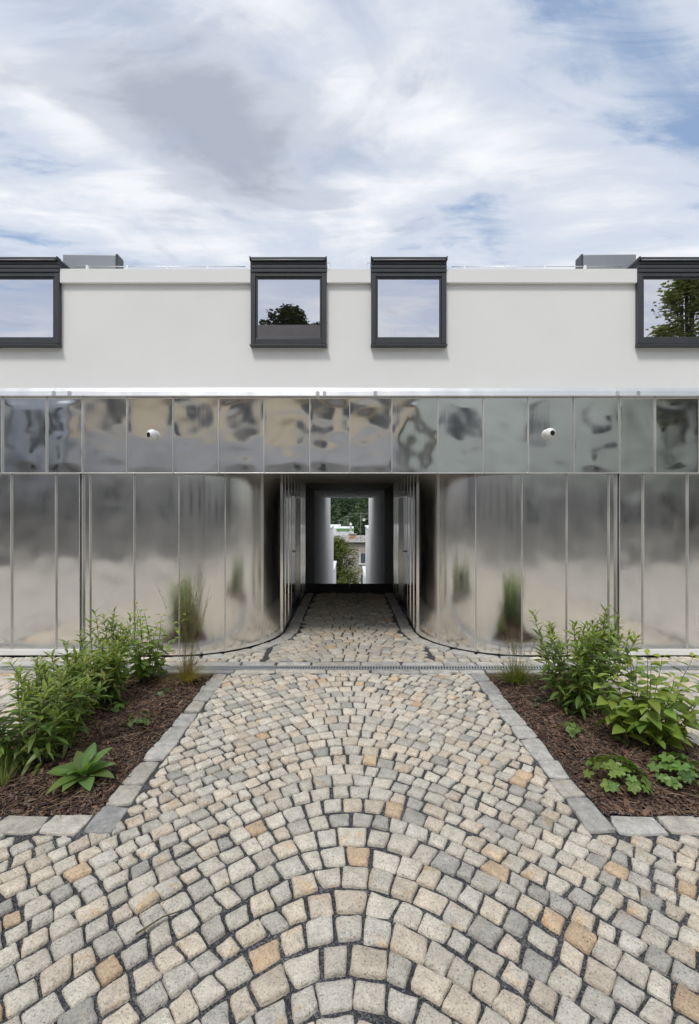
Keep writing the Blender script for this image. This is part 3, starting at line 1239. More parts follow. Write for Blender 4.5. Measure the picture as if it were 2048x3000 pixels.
# fascia (lip) sheets
LY = 5.335
lip_px = [-392, -260, -125, 8, 138, 243, 373, 508, 641, 774, 908, 1025, 1148, 1282, 1415, 1547, 1680, 1814, 1918, 2050, 2184, 2318, 2450]
LX = [(p - 1024) / 249.9 for p in lip_px]
LZ0, LZ1 = 2.172, 3.052
lipf = lambda s: (s, LY, 0.0, -1.0)
fas = MB().box(-8, 8, LY + 0.010, 5.452, LZ0 + 0.004, LZ1).build('fascia_box', M_metal, bld)
for i in range(len(LX) - 1):
    seed += 1
    panel_mesh(lipf, LX[i], LX[i + 1], LZ0, LZ1, 22, 34, seed, 0.0056, 3.1, 0.0036, (0.72, 1.15)).build('fascia_panel', M_metal_lip, fas, True)
for xx in LX[1:-1]:
    rib(lipf, xx, LZ0 - 0.004, LZ1, 0.008, 0.022).build('standing_seam', M_seam, fas, bevel=0.002)
MB().box(-8, 8, LY - 0.012, LY + 0.008, LZ0 - 0.012, LZ0 - 0.001).build('drip_edge', M_seam, fas, bevel=0.002)

# gutter
gut = MB()
for x0, x1 in ((-8, -3.42), (-3.414, -0.37), (-0.364, 3.10), (3.106, 8)):
    prof = [(5.44, 3.056), (5.262, 3.056), (5.270, 3.108), (5.274, 3.110), (5.284, 3.150), (5.292, 3.150), (5.290, 3.07), (5.44, 3.07)]
    n = len(prof)
    gut.add([(x0, a, b) for a, b in prof] + [(x1, a, b) for a, b in prof],
            [(i, n + i, n + (i + 1) % n, (i + 1) % n) for i in range(n)] + [tuple(range(n)), tuple(range(2 * n - 1, n - 1, -1))])
gu = gut.build('gutter', M_gutter, bld)
for xx in (-3.42, -3.24, -0.37, -0.29, 0.30, 3.10, 3.34):
    MB().box(xx - 0.02, xx + 0.02, 5.257, 5.264, 3.054, 3.11).build('gutter_bracket', M_gutter, gu, bevel=0.002)

# white upper wall (comb shape round the windows)
WY = 5.45
WIN = [(-4.34, -3.446), (-1.172, -0.274), (0.258, 1.149), (3.422, 4.317)]
WZ0, PTOP, COPB = 3.685, 4.578, 4.435
mb = MB()
bmw = bmesh.new()
ol = [(-8, 3.03), (8, 3.03), (8, PTOP)]
for a, b in reversed(WIN):
    ol += [(b - 0.02, PTOP), (b - 0.02, WZ0 + 0.02), (a + 0.02, WZ0 + 0.02), (a + 0.02, PTOP)]
ol += [(-8, PTOP)]
fv = [bmw.verts.new((x_, WY, z_)) for x_, z_ in ol]
face = bmw.faces.new(fv)
ext = bmesh.ops.extrude_face_region(bmw, geom=[face])
bmesh.ops.translate(bmw, verts=[v for v in ext['geom'] if isinstance(v, bmesh.types.BMVert)], vec=(0, 0.33, 0))
bmesh.ops.recalc_face_normals(bmw, faces=bmw.faces[:])
bmesh.ops.triangulate(bmw, faces=bmw.faces[:])
me = bpy.data.meshes.new('rendered_wall')
bmw.to_mesh(me)
bmw.free()
me.materials.append(M_render)
o = bpy.data.objects.new('rendered_wall', me)
C.objects.link(o)
o.parent = bld
o.matrix_parent_inverse = world_of(bld).inverted()
for x0, x1 in ((-8, WIN[0][0]), (WIN[0][1], WIN[1][0]), (WIN[1][1], WIN[2][0]), (WIN[2][1], WIN[3][0]), (WIN[3][1], 8)):
    cp = MB().box(x0 + 0.004, x1 - 0.004, WY - 0.045, WY - 0.003, COPB, PTOP + 0.022).box(x0 + 0.004, x1 - 0.004, WY - 0.0029, WY + 0.36, PTOP + 0.003, PTOP + 0.021).build('parapet_coping', M_render if True else M_white_metal, bld, bevel=0.004)
    # lightning rod on clips
    if x1 - x0 > 1:
        rod = MB().tube([(x0 + 0.1, WY + 0.10, PTOP + 0.125), (x1 - 0.1, WY + 0.10, PTOP + 0.125)], 0.006, n=6).build('lightning_rod', M_gutter, cp, True)
        xx = x0 + 0.25
        while xx < x1 - 0.1:
            MB().box(xx - 0.012, xx + 0.012, WY + 0.085, WY + 0.115, PTOP + 0.022, PTOP + 0.135).build('rod_clip', M_white_metal, cp)
            xx += 0.49


def window(a, b, open_side):
    wn = empty('roof_window', ((a + b) / 2, WY, WZ0))
    wn.parent = bld
    wn.matrix_parent_inverse = world_of(bld).inverted()
    z0, z1 = WZ0, 4.60
    f0 = WY - 0.055
    fb = WY + 0.07
    fr = MB()
    fw = 0.055
    fr.box(a, a + fw, f0, fb, z0 + 0.02, z1 - 0.05)
    fr.box(b - fw, b, f0, fb, z0 + 0.02, z1 - 0.05)
    fr.box(a + fw, b - fw, f0 + 0.006, fb, z0 + 0.02, z0 + 0.085)
    fr.box(a + fw, b - fw, f0 + 0.004, fb, 4.505, z1 - 0.05)
    fr.build('window_frame', M_anth, wn, bevel=0.004)
    sa = MB()
    s0, s1, q0, q1 = a + fw + 0.003, b - fw - 0.003, z0 + 0.088, 4.502
    sa.box(s0, s0 + 0.022, f0 + 0.016, fb, q0, q1)
    sa.box(s1 - 0.022, s1, f0 + 0.016, fb, q0, q1)
    sa.box(s0 + 0.022, s1 - 0.022, f0 + 0.018, fb, q0, q0 + 0.018)
    sa.box(s0 + 0.022, s1 - 0.022, f0 + 0.018, fb, q1 - 0.018, q1)
    sash = sa.build('sash', M_anth, wn, bevel=0.003)
    e = 0.004
    gx0, gx1, gz0, gz1 = s0 + 0.022 - e, s1 - 0.022 + e, q0 + 0.018 - e, q1 - 0.018 + e
    # light spacer inside the glass edge
    sp = MB()
    y0, y1 = f0 + 0.036, f0 + 0.044
    sp.box(gx0, gx0 + 0.014, y0, y1, gz0, gz1).box(gx1 - 0.014, gx1, y0, y1, gz0, gz1)
    sp.box(gx0 + 0.014, gx1 - 0.014, y0, y1, gz0, gz0 + 0.014).box(gx0 + 0.014, gx1 - 0.014, y0, y1, gz1 - 0.014, gz1)
    sp.build('glazing_spacer', M_gutter, sash)
    MB().add([(gx0, f0 + 0.030, gz0), (gx1, f0 + 0.030, gz0), (gx1, f0 + 0.030, gz1), (gx0, f0 + 0.030, gz1)], [(0, 1, 2, 3)]).build('pane', M_glass, sash)
    # sill flashing
    MB().add([(a - 0.006, f0 - 0.03, z0 - 0.012), (b + 0.006, f0 - 0.03, z0 - 0.012), (b + 0.006, f0 - 0.03, z0 + 0.006), (a - 0.006, f0 - 0.03, z0 + 0.006),
              (a - 0.006, WY - 0.002, z0 - 0.012), (b + 0.006, WY - 0.002, z0 - 0.012), (b + 0.006, WY - 0.002, z0 + 0.019), (a - 0.006, WY - 0.002, z0 + 0.019)],
             [(0, 1, 2, 3), (4, 7, 6, 5), (0, 4, 5, 1), (3, 2, 6, 7), (0, 3, 7, 4), (1, 5, 6, 2)]).build('sill', M_anth, wn, bevel=0.002)
    # stepped head flashing and shutter box
    hd = MB()
    hd.box(a, b, f0 - 0.008, fb + 0.2, z1 - 0.048, z1 - 0.006)
    hd.box(a - 0.003, b + 0.003, f0 - 0.014, fb + 0.2, z1 - 0.004, z1 + 0.035)
    hd.build('head_flashing', M_anth, wn, bevel=0.005)
    bx = MB()
    bx.box(a - 0.001, b + 0.001, f0 - 0.018, fb + 0.25, z1 + 0.038, z1 + 0.085)
    bx.build('shutter_housing', M_anth2, wn, bevel=0.006)
    sb = MB()
    sb.box(a - 0.005, b + 0.005, f0 - 0.034, fb + 0.28, z1 + 0.088, z1 + 0.108)
    sb.box(a - 0.002, b + 0.002, f0 - 0.028, fb + 0.28, z1 + 0.110, z1 + 0.120)
    cap = sb.build('shutter_box', M_anth, wn, bevel=0.006)
    MB().tube([(a + 0.02, f0 - 0.034, z1 + 0.080), (b - 0.02, f0 - 0.034, z1 + 0.082)], 0.007, n=6).build('guide_bar', M_greybox, cap, True)
    for xx in (a - 0.007, b - 0.006):
        MB().box(xx, xx + 0.013, f0 - 0.042, f0 + 0.03, z1 + 0.078, z1 + 0.122).build('end_cap', M_anth2, cap, bevel=0.003)
    # room behind the glass
    rm = MB()
    x0, x1, y0, y1, r0, r1 = a + 0.03, b - 0.03, WY + 0.075, WY + 1.4, z0 - 0.5, z1 + 0.02
    vs = [(x0, y0, r0), (x1, y0, r0), (x1, y1, r0), (x0, y1, r0), (x0, y0, r1), (x1, y0, r1), (x1, y1, r1), (x0, y1, r1)]
    rm.add(vs, [(0, 1, 2, 3), (4, 7, 6, 5), (1, 5, 6, 2), (2, 6, 7, 3), (3, 7, 4, 0)])
    rm.build('room', M_room, wn)
    return wn


for (a, b), sd in zip(WIN, (1, 0, 0, -1)):
    window(a, b, sd)

# small white arm brackets beside the middle shutters
for xx, s in ((WIN[1][1] + 0.045, 1), (WIN[2][0] - 0.045, -1)):
    MB().box(xx - 0.006, xx + 0.006, WY + 0.04, WY + 0.05, PTOP + 0.02, PTOP + 0.15).box(min(xx, xx - s * 0.05), max(xx, xx - s * 0.05), WY + 0.041, WY + 0.049, PTOP + 0.135, PTOP + 0.147).build('bracket_rod', M_white_metal, bld)

# opened grey shutters of roof lights lying further back on the roof
for sgn in (-1, 1):
    sh = empty('open_roof_light', (sgn * 3.0, 6.0, 4.75))
    sh.parent = bld
    sh.matrix_parent_inverse = world_of(bld).inverted()
    x0, x1 = 3.03, 3.72
    vs = [(sgn * x0, 5.90, 4.76), (sgn * x1, 5.90, 4.735), (sgn * x1, 5.90, 4.98), (sgn * x0, 5.90, 4.972),
          (sgn * x0, 6.04, 4.78), (sgn * x1, 6.04, 4.76), (sgn * x1, 6.04, 5.00), (sgn * x0, 6.04, 4.992)]
    vs = [(a, b, c + 0.075) for a, b, c in vs]
    MB().add(vs, [(0, 1, 2, 3), (4, 7, 6, 5), (0, 4, 5, 1), (3, 2, 6, 7), (0, 3, 7, 4), (1, 5, 6, 2)]).build('lifted_sash', M_greybox, sh, bevel=0.012)
    lo, hi = sorted((sgn * (x0 + 0.10), sgn * (x1 + 0.6)))
    MB().box(lo, hi, 6.06, 6.5, 4.352, 4.80).build('roof_light_kerb', M_greybox, sh)
    lo, hi = sorted((sgn * (x0 - 0.03), sgn * (x0 - 0.002)))
    MB().box(lo, hi, 5.89, 6.05, 4.832, 5.052).build('end_cap', M_anth, sh, bevel=0.006)
    lo, hi = sorted((sgn * 3.60, sgn * 4.8))
    MB().box(lo, hi, 6.2, 6.4, 4.90, 5.10).build('sash', M_anth, sh, bevel=0.008)

# security cameras
for nm, xx, zz0, dx in (('a', (450 - 1024) / 249.9, EYE + (1500 - 1275) / 249.9, -0.55), ('b', (1607 - 1024) / 249.9, EYE + (1500 - 1271) / 249.9, 0.18)):
    scm = empty('security_camera', (xx, LY - 0.02, zz0))
    tag(scm, 'white round security camera on the metal fascia, ' + ('feather grass side' if nm == 'a' else 'fescue tuft side'), 'security camera', 'security cameras on the fascia')
    MB().lathe([(0.052, 0.0), (0.055, 0.02), (0.050, 0.032)], (xx, LY + 0.0, zz0), 24, (0, -1, 0)).build('mount', M_whiteplastic, scm, True)
    c = Vector((xx, LY - 0.040, zz0))
    d = Vector((dx, -1, -0.22 if nm == 'a' else -0.1)).normalized()
    prof = [(0.061 * math.sin(t), -0.061 * math.cos(t)) for t in [PI * i / 14 * 0.80 + 0.02 for i in range(15)]]
    MB().lathe(prof, c, 24, d).build('housing', M_whiteplastic, scm, True)
    prof = [(0.0345 * math.cos(t), 0.045 + 0.012 * math.sin(t)) for t in [i * PI / 2 / 6 for i in range(6)]] + [(0.001, 0.057)]
    MB().lathe(prof, c, 20, d).build('lens', M_blackglass, scm, True)

# ------------------------------------------------------------------ planting beds
def bed_z(x, y, sgn):
    u = min(x - CURB, BED_X1 - x) / 0.25
    v = min(y - BED_Y0, BED_Y1 - y) / 0.25
    k = max(0, min(1, min(u, v)))
    return -0.012 + 0.055 * k * k * (3 - 2 * k) + 0.018 * mnoise.noise(Vector((sgn * x * 3, y * 3, 0)))


def build_bed(sgn):
    nx, ny = 24, 46
    vs, fs = [], []
    for j in range(ny + 1):
        for i in range(nx + 1):
            x = CURB + (BED_X1 - CURB) * i / nx
            y = BED_Y0 + (BED_Y1 - BED_Y0) * j / ny
            vs.append((sgn * x, y, bed_z(x, y, sgn) + rng.uniform(-0.004, 0.004)))
    for j in range(ny):
        for i in range(nx):
            q = (j * (nx + 1) + i, j * (nx + 1) + i + 1, (j + 1) * (nx + 1) + i + 1, (j + 1) * (nx + 1) + i)
            fs.append(q if sgn > 0 else q[::-1])
    bed = MB().add(vs, fs).build('planting_bed', M_soil, None, True)
    tag(bed, kind='structure')
    chips = MB()
    rg = random.Random(30 + sgn)
    pal = [(0.12, 0.066, 0.044), (0.15, 0.085, 0.056), (0.08, 0.044, 0.032), (0.20, 0.125, 0.085), (0.045, 0.030, 0.026), (0.21, 0.15, 0.105), (0.12, 0.085, 0.07)]
    wts = [6, 5, 5, 3, 5, 1.4, 4]
    for _ in range(15000):
        x = rg.uniform(CURB + 0.0, BED_X1)
        y = BED_Y0 + (BED_Y1 - BED_Y0) * rg.random() ** 1.15
        ln = rg.uniform(0.006, 0.017) * (2.2 if rg.random() < 0.10 else 1)
        wd = ln * rg.uniform(0.16, 0.6)
        th = rg.uniform(0.002, 0.005)
        a = rg.uniform(0, 2 * PI)
        mt = Matrix.Rotation(a, 3, 'Z') @ Matrix.Rotation(rg.gauss(0, 0.5), 3, 'X') @ Matrix.Rotation(rg.gauss(0, 0.30), 3, 'Y')
        z = bed_z(x, y, sgn) + rg.uniform(0.0, 0.018)
        t1, t2 = rg.uniform(0.5, 1), rg.uniform(0.5, 1)
        loc = [(-ln, -wd * t1, 0), (ln, -wd * t2, 0), (ln * rg.uniform(0.7, 1), wd * t2, 0), (-ln * rg.uniform(0.7, 1), wd * t1, 0)]
        top = [mt @ Vector((p[0] * 0.92, p[1] * 0.92, th)) for p in loc]
        bot = [mt @ Vector(p) for p in loc]
        o = Vector((sgn * x, y, z))
        vs = [v + o for v in bot + top]
        col = rg.choices(pal, wts)[0]
        k = rg.uniform(0.7, 1.45)
        chips.add(vs, [(4, 5, 6, 7), (0, 1, 5, 4), (1, 2, 6, 5), (2, 3, 7, 6), (3, 0, 4, 7)], tuple(c * k for c in col))
    for _ in range(420):
        x, y = rg.uniform(CURB + 0.02, BED_X1), BED_Y0 + (BED_Y1 - BED_Y0) * rg.random() ** 1.2
        z = bed_z(x, y, sgn) + rg.uniform(0.012, 0.024)
        a, ln = rg.uniform(0, PI), rg.uniform(0.02, 0.075)
        k = rg.uniform(0.6, 1.2)
        dx, dy = math.cos(a) * ln, math.sin(a) * ln
        chips.tube([(sgn * x - dx, y - dy, z), (sgn * x + rg.uniform(-.006, .006), y, z + rg.uniform(0, .012)), (sgn * x + dx, y + dy, z)], 0.0016, 0.001, 4, (0.34 * k, 0.25 * k, 0.15 * k))
    o = chips.build('bark_mulch', M_chip, bed, False, True)
    tag(o, 'brown shredded bark mulch covering the bed', kind='stuff')
    gr = MB()
    for _ in range(1500):
        y = rg.uniform(BED_Y0 - 0.01, BED_Y1)
        x = CURB + abs(rg.gauss(0, 0.035))
        if rg.random() < 0.3:
            y, x = BED_Y0 + abs(rg.gauss(0, 0.02)), rg.uniform(CURB, BED_X1)
        s = rg.uniform(0.002, 0.006)
        z = bed_z(x, y, sgn) + s * 0.5
        ang = rg.uniform(0, 3)
        c0, s0_ = math.cos(ang) * s, math.sin(ang) * s
        g = rg.choice((0.05, 0.08, 0.13, 0.25, 0.35))
        vs = [(sgn * x + c0, y + s0_, z - s * .4), (sgn * x - s0_, y + c0, z - s * .4), (sgn * x - c0, y - s0_, z - s * .4), (sgn * x + s0_, y - c0, z - s * .4), (sgn * x, y, z + s * 0.6)]
        gr.add(vs, [(0, 1, 4), (1, 2, 4), (2, 3, 4), (3, 0, 4)], (g, g, g * 1.03))
    tag(gr.build('edge_grit', M_chip, bed, False, True), kind='stuff')
    return bed


beds = {s: build_bed(s) for s in (-1, 1)}

# ------------------------------------------------------------------ plants
def leaf_data(Ln, W, droop=0.3, fold=0.25, shape='lance', seg=5, curl=0.0):
    """leaf along +x, upper side +z; rows of left / mid / right"""
    vs, fs = [], []
    for i in range(seg + 1):
        t = i / seg
        if shape == 'lance':
            wd = W * (math.sin(PI * min(1, t ** 0.85 * 0.98 + 0.02))) ** 0.9
        elif shape == 'ovate':
            wd = W * math.sin(PI * min(1, (t * 0.97 + 0.03) ** 0.78)) ** 0.95 if t < 1 else 0
        elif shape == 'hosta':
            wd = W * max(0, (0.10 * (1 - t) + math.sin(PI * max(0, (t - 0.12) / 0.88) ** 0.85 if t > 0.12 else 0) ** 0.8))
        else:
            wd = W * (1 - t) ** 0.7
        x = Ln * t * (1 - 0.12 * droop * t)
        z = Ln * (0.10 * t - droop * t * t)
        f = fold * wd * 0.5
        wv = curl * math.sin(t * 9) * wd
        vs += [(x, wd * 0.5, z + f + wv), (x, 0, z), (x, -wd * 0.5, z + f - wv)]
    for i in range(seg):
        a, b = i * 3, (i + 1) * 3
        fs += [(a + 1, b + 1, b, a), (a + 2, b + 2, b + 1, a + 1)]
    return vs, fs


def frame(d, roll=0.0):
    """matrix with x along d, z up-ish"""
    d = Vector(d).normalized()
    up = Vector((0, 0, 1))
    y = up.cross(d)
    if y.length < 1e-3:
        y = Vector((0, 1, 0))
    y.normalize()
    z = d.cross(y).normalized()
    m = Matrix((d, y, z)).transposed()
    return m @ Matrix.Rotation(roll, 3, 'X')


def put_leaf(mb, pos, d, data, tint, roll=0.0):
    m = frame(d, roll)
    p = Vector(pos)
    mb.add([m @ Vector(v) + p for v in data[0]], data[1], tint)


def stem_curve(base, d, ln, bend, n=7, rg=rng):
    d = Vector(d).normalized()
    p = Vector(base)
    pts = [p.copy()]
    for i in range(n):
        d = (d + Vector((rg.gauss(0, 0.05), rg.gauss(0, 0.05), bend / n))).normalized()
        p = p + d * (ln / n)
        pts.append(p.copy())
    return pts


def along(pts, t):
    k = t * (len(pts) - 1)
    i = min(int(k), len(pts) - 2)
    return pts[i].lerp(pts[i + 1], k - i), (pts[i + 1] - pts[i]).normalized()


def green(rg, base_, var=0.18):
    base_ = (base_[0] * 1.75, base_[1] * 1.48, base_[2] * 1.2)
    k = 1 + rg.gauss(0, var)
    k = max(0.5, k)
    y = rg.uniform(-0.06, 0.1)
    return (max(0, base_[0] * k * (1 + y * 2)), base_[1] * k, max(0, base_[2] * k * (1 - y)))


def narrow_shrub(x, y, stems, hgt, spread, label, seed, dens=30, base_col=(0.075, 0.135, 0.035), lean=(0, 0), leaf=0.115, rad=0.10):
    rg = random.Random(seed)
    z = bed_z(abs(x), y, 1 if x > 0 else -1) - 0.01
    root = empty('shrub', (x, y, z))
    tag(root, label, 'shrub', 'narrow-leaved shrubs in the beds')
    sm, lm = MB(), MB()
    for i in range(stems):
        a = rg.uniform(0, 2 * PI)
        rr = rg.uniform(0, rad)
        tl = rg.uniform(0.05, spread)
        b = (x + rr * math.cos(a), y + rr * math.sin(a), z)
        d = (math.cos(a) * tl + lean[0], math.sin(a) * tl + lean[1], 1)
        ln = hgt * rg.uniform(0.68, 1.05)
        pts = stem_curve(b, d, ln, 0.35, 7, rg)
        sm.tube(pts, 0.0042, 0.0016, 5)
        g0 = rg.uniform(0, 6)
        nl = int(dens * rg.uniform(0.85, 1.15))
        for k in range(nl):
            t = 0.14 + 0.86 * (k / (nl - 1)) ** 0.72
            p, dd = along(pts, min(t, 0.999))
            g0 += 2.4
            elev = 0.12 + 0.75 * t ** 2.5 + rg.gauss(0, 0.18)
            if t < 0.5:
                elev -= 0.35
            side = Vector((math.cos(g0), math.sin(g0), 0))
            dl = (side * math.cos(elev) + dd * math.sin(elev)).normalized()
            L_ = leaf * rg.uniform(0.75, 1.2) * (0.62 + 0.5 * math.sin(PI * min(1, t * 0.85 + 0.12)))
            dat = leaf_data(L_, L_ * rg.uniform(0.19, 0.26), rg.uniform(0.12, 0.55), 0.3, 'lance', 5)
            col = green(rg, base_col)
            if t > 0.82:
                col = (col[0] * 1.5, col[1] * 1.32, col[2] * 1.1)
            elif rg.random() < 0.015:
                col = (0.28, 0.25, 0.04)
            put_leaf(lm, p, dl, dat, col, rg.gauss(0, 0.3))
    sm.build('stems', M_stem, root, True)
    tag(lm.build('foliage', M_leaf, root, True, True), kind='stuff')
    return root


def broad_shrub(x, y, stems, hgt, spread, label, seed, lean=(0, 0), leaf=0.10, pairs=8, base_col=(0.11, 0.19, 0.04), as_parts=True, rad=0.06):
    rg = random.Random(seed)
    z = bed_z(abs(x), y, 1 if x > 0 else -1) - 0.01
    root = empty('shrub', (x, y, z))
    tag(root, label, 'shrub', 'broad-leaved shrubs in the beds')
    sm = MB()
    n = 0
    for i in range(stems):
        a = 2 * PI * (i + rg.uniform(0, 0.7)) / stems
        tl = rg.uniform(0.12, spread)
        rr = rg.uniform(0.01, rad)
        b = (x + rr * math.cos(a), y + rr * math.sin(a), z)
        d = (math.cos(a) * tl + lean[0], math.sin(a) * tl + lean[1], 1)
        ln = hgt * rg.uniform(0.62, 1.08)
        pts = stem_curve(b, d, ln, 0.15, 7, rg)
        sm.tube(pts, 0.0045, 0.0015, 5)
        g0 = rg.uniform(0, 6)
        for k in range(pairs):
            t = 0.22 + 0.78 * k / (pairs - 1)
            p, dd = along(pts, min(t, 0.999))
            g0 += PI / 2 + rg.gauss(0, 0.2)
            for h in (0, 1):
                if rg.random() < 0.06:
                    continue
                q = g0 + PI * h
                side = Vector((math.cos(q), math.sin(q), 0))
                elev = rg.uniform(-0.15, 0.45) + 0.5 * max(0, t - 0.75) * 4 * 0.5
                dl = (side * math.cos(elev) + dd * math.sin(elev)).normalized()
                L_ = leaf * rg.uniform(0.8, 1.2) * (1.12 - 0.62 * max(0, t - 0.55) / 0.45)
                pet = 0.012
                p2 = p + dl * pet
                dat = leaf_data(L_, L_ * rg.uniform(0.46, 0.58), rg.uniform(0.15, 0.55), 0.28, 'ovate', 6, 0.02)
                col = green(rg, base_col, 0.14)
                if t > 0.85:
                    col = (col[0] * 1.35, col[1] * 1.2, col[2])
                lm = MB()
                m = frame(dl, rg.gauss(0, 0.3))
                lm.add([m @ Vector(v) for v in dat[0]], dat[1], col)
                lo = lm.build('leaf', M_leaf, root, True, True, loc=p2 - Vector((x, y, z)))
                n += 1
    sm.build('stems', M_stem, root, True)
    return root


def lobed_leaf(Rr, rg, col, lobes=5):
    """round palmate leaf, stalk at origin, lying in x-y, facing +z"""
    vs = [(0, 0, 0)]
    ring = []
    n = lobes * 4
    for i in range(n + 1):
        a = -PI * 0.86 + 2 * PI * 0.86 * i / n
        k = 0.80 + 0.20 * math.cos((i % 4) / 4 * 2 * PI + PI) + rg.uniform(-0.03, 0.03)
        r_ = Rr * k
        vs.append((r_ * math.cos(a), r_ * math.sin(a), 0.18 * Rr - 0.28 * r_ * r_ / Rr + 0.10 * Rr * math.cos(a * lobes)))
    fs = [(0, i, i + 1) for i in range(1, n + 1)]
    return vs, fs


def clump(x, y, n, rad, hgt, leafr, label, seed, col=(0.07, 0.15, 0.035), name='leafy_perennial'):
    rg = random.Random(seed)
    z = bed_z(abs(x), y, 1 if x > 0 else -1) - 0.004
    root = empty(name, (x, y, z))
    tag(root, label, 'plant', 'low leafy plants in the beds')
    sm = MB()
    for i in range(n):
        a = rg.uniform(0, 2 * PI)
        rr = rad * math.sqrt(rg.random())
        p = Vector((rr * math.cos(a), rr * math.sin(a), hgt * (1 - (rr / rad) ** 2 * 0.65) * rg.uniform(0.6, 1.08) + 0.012))
        sm.tube([(x, y, z), (x + p.x * 0.5, y + p.y * 0.5, z + p.z * 0.65), (x + p.x, y + p.y, z + p.z)], 0.0016, 0.001, 4)
        vs, fs = lobed_leaf(leafr * rg.uniform(0.65, 1.15), rg, col)
        tl = 0.25 + 0.7 * rr / rad
        m = Matrix.Rotation(a + rg.gauss(0, 0.4), 3, 'Z') @ Matrix.Rotation(tl * rg.uniform(0.5, 1.1), 3, 'Y')
        MB().add([m @ Vector(v) for v in vs], fs, green(rg, col, 0.2)).build('leaf', M_leaf, root, True, True, loc=p)
    sm.build('stalks', M_stem, root, True)
    return root


def hosta(x, y, seed, label):
    rg = random.Random(seed)
    z = bed_z(abs(x), y, -1) - 0.004
    root = empty('hosta_plant', (x, y, z))
    tag(root, label, 'plant')
    specs = []
    for i in range(9):
        specs.append((2 * PI * i / 9 + rg.uniform(-0.25, 0.25), rg.uniform(0.35, 0.62), rg.uniform(0.16, 0.22), 0.084))
    for i in range(6):
        specs.append((2 * PI * i / 6 + 0.5 + rg.uniform(-0.3, 0.3), rg.uniform(0.85, 1.2), rg.uniform(0.18, 0.24), 0.078))
    specs.append((1.2, 1.4, 0.17, 0.045))
    for a, el, ln, wd in specs:
        d = Vector((math.cos(a) * math.cos(el), math.sin(a) * math.cos(el), math.sin(el)))
        dat = leaf_data(ln, wd, rg.uniform(0.28, 0.55), 0.35, 'hosta', 9, 0.015)
        col = green(rg, (0.082, 0.158, 0.056), 0.09)
        m = frame(d, rg.gauss(0, 0.12))
        MB().add([m @ Vector(v) for v in dat[0]], dat[1], col).build('leaf', M_leaf, root, True, True, loc=Vector((0, 0, 0.005)) + d * 0.008)
    return root


def grass(x, y, n, hgt, spread, label, seed, cols, droop=0.6, wd=0.0035, rad=0.03, plumes=0, phgt=1.0, pspread=0.08):
    rg = random.Random(seed)
    z = bed_z(abs(x), y, 1 if x > 0 else -1) - 0.005
    root = empty('ornamental_grass', (x, y, z))
    tag(root, label, 'grass plant')
    mb = MB()
    for i in range(n):
        a = rg.uniform(0, 2 * PI)
        tl = spread * rg.random() ** 0.7
        ln = hgt * rg.uniform(0.6, 1.1)
        rr = rg.uniform(0, rad)
        p = Vector((x + rr * math.cos(a), y + rr * math.sin(a), z))
        d = Vector((math.cos(a) * tl, math.sin(a) * tl, 1)).normalized()
        col = green(rg, rg.choice(cols), 0.2)
        seg = 5
        vs, fs = [], []
        sd = Vector((-math.sin(a), math.cos(a), 0))
        for k in range(seg + 1):
            t = k / seg
            w_ = wd * (1 - t * 0.9) * 0.5
            vs += [p + sd * w_, p - sd * w_]
            d = (d + Vector((math.cos(a) * 0.12, math.sin(a) * 0.12, -0.30)) * droop * (0.3 + tl) * t).normalized()
            p = p + d * (ln / seg)
        for k in range(seg):
            fs.append((2 * k, 2 * k + 1, 2 * k + 3, 2 * k + 2))
        mb.add(vs, fs, col)
    tag(mb.build('blades', M_leaf, root, True, True), kind='stuff')
    if plumes:
        pm = MB()
        for i in range(plumes):
            a = rg.uniform(0, 2 * PI)
            tl = pspread * rg.random()
            ln = phgt * rg.uniform(0.72, 1.04)
            pts = stem_curve((x + rad * .6 * math.cos(a), y + rad * .6 * math.sin(a), z), (math.cos(a) * tl, math.sin(a) * tl, 1), ln, 0.05, 6, rg)
            c = rg.choice(((0.24, 0.20, 0.09), (0.20, 0.19, 0.07), (0.30, 0.25, 0.13)))
            pm.tube(pts, 0.0013, 0.0007, 4, c)
            for k in range(16):
                t = rg.uniform(0.66, 1.0)
                p, dd = along(pts, min(t, 0.999))
                q = rg.uniform(0, 2 * PI)
                dl = Vector((math.cos(q), math.sin(q), 1.4)).normalized()
                pm.tube([p, p + dl * rg.uniform(0.015, 0.06) * (1.15 - t * 0.7)], 0.0007, 0.0014, 3, c)
        tag(pm.build('flower_stalks', M_leaf, root, False, True), kind='stuff')
    return root


# left bed
narrow_shrub(-2.12, 3.05, 24, 0.60, 0.75, 'bushy narrow-leaved green shrub behind the hosta', 1, 34, lean=(0.0, 0.03), rad=0.16)
narrow_shrub(-2.28, 3.55, 24, 0.62, 0.65, 'bushy narrow-leaved shrub, middle one of the row by the feather grass', 2, 34, rad=0.16)
narrow_shrub(-2.18, 4.02, 20, 0.60, 0.6, 'narrow-leaved shrub between the shrub row and the broad-leaved shrub by the garage door', 3, 32, rad=0.15)
narrow_shrub(-2.36, 4.46, 11, 0.68, 0.4, 'tall slender narrow-leaved shrub by the drain, beside the broad-leaved shrub', 4, 30, rad=0.10)
broad_shrub(-2.0, 4.44, 13, 0.72, 0.58, 'airy broad-leaved shrub next to the tall feather grass', 5, leaf=0.105, pairs=8, lean=(0.02, 0))
grass(-1.60, 4.50, 420, 0.36, 1.5, 'tall tawny feather grass with upright flower stalks beside the path', 6, ((0.13, 0.15, 0.04), (0.20, 0.18, 0.06), (0.25, 0.20, 0.08)), 0.95, 0.0034, 0.045, 56, 1.06, 0.16)
hosta(-1.66, 2.84, 7, 'pale green hosta with wide pointed leaves')
grass(-2.12, 2.78, 60, 0.34, 0.8, 'clump of thin grey-green grass blades at the corner of the hosta bed', 8, ((0.10, 0.16, 0.06), (0.14, 0.19, 0.09)), 0.8, 0.005, 0.03)
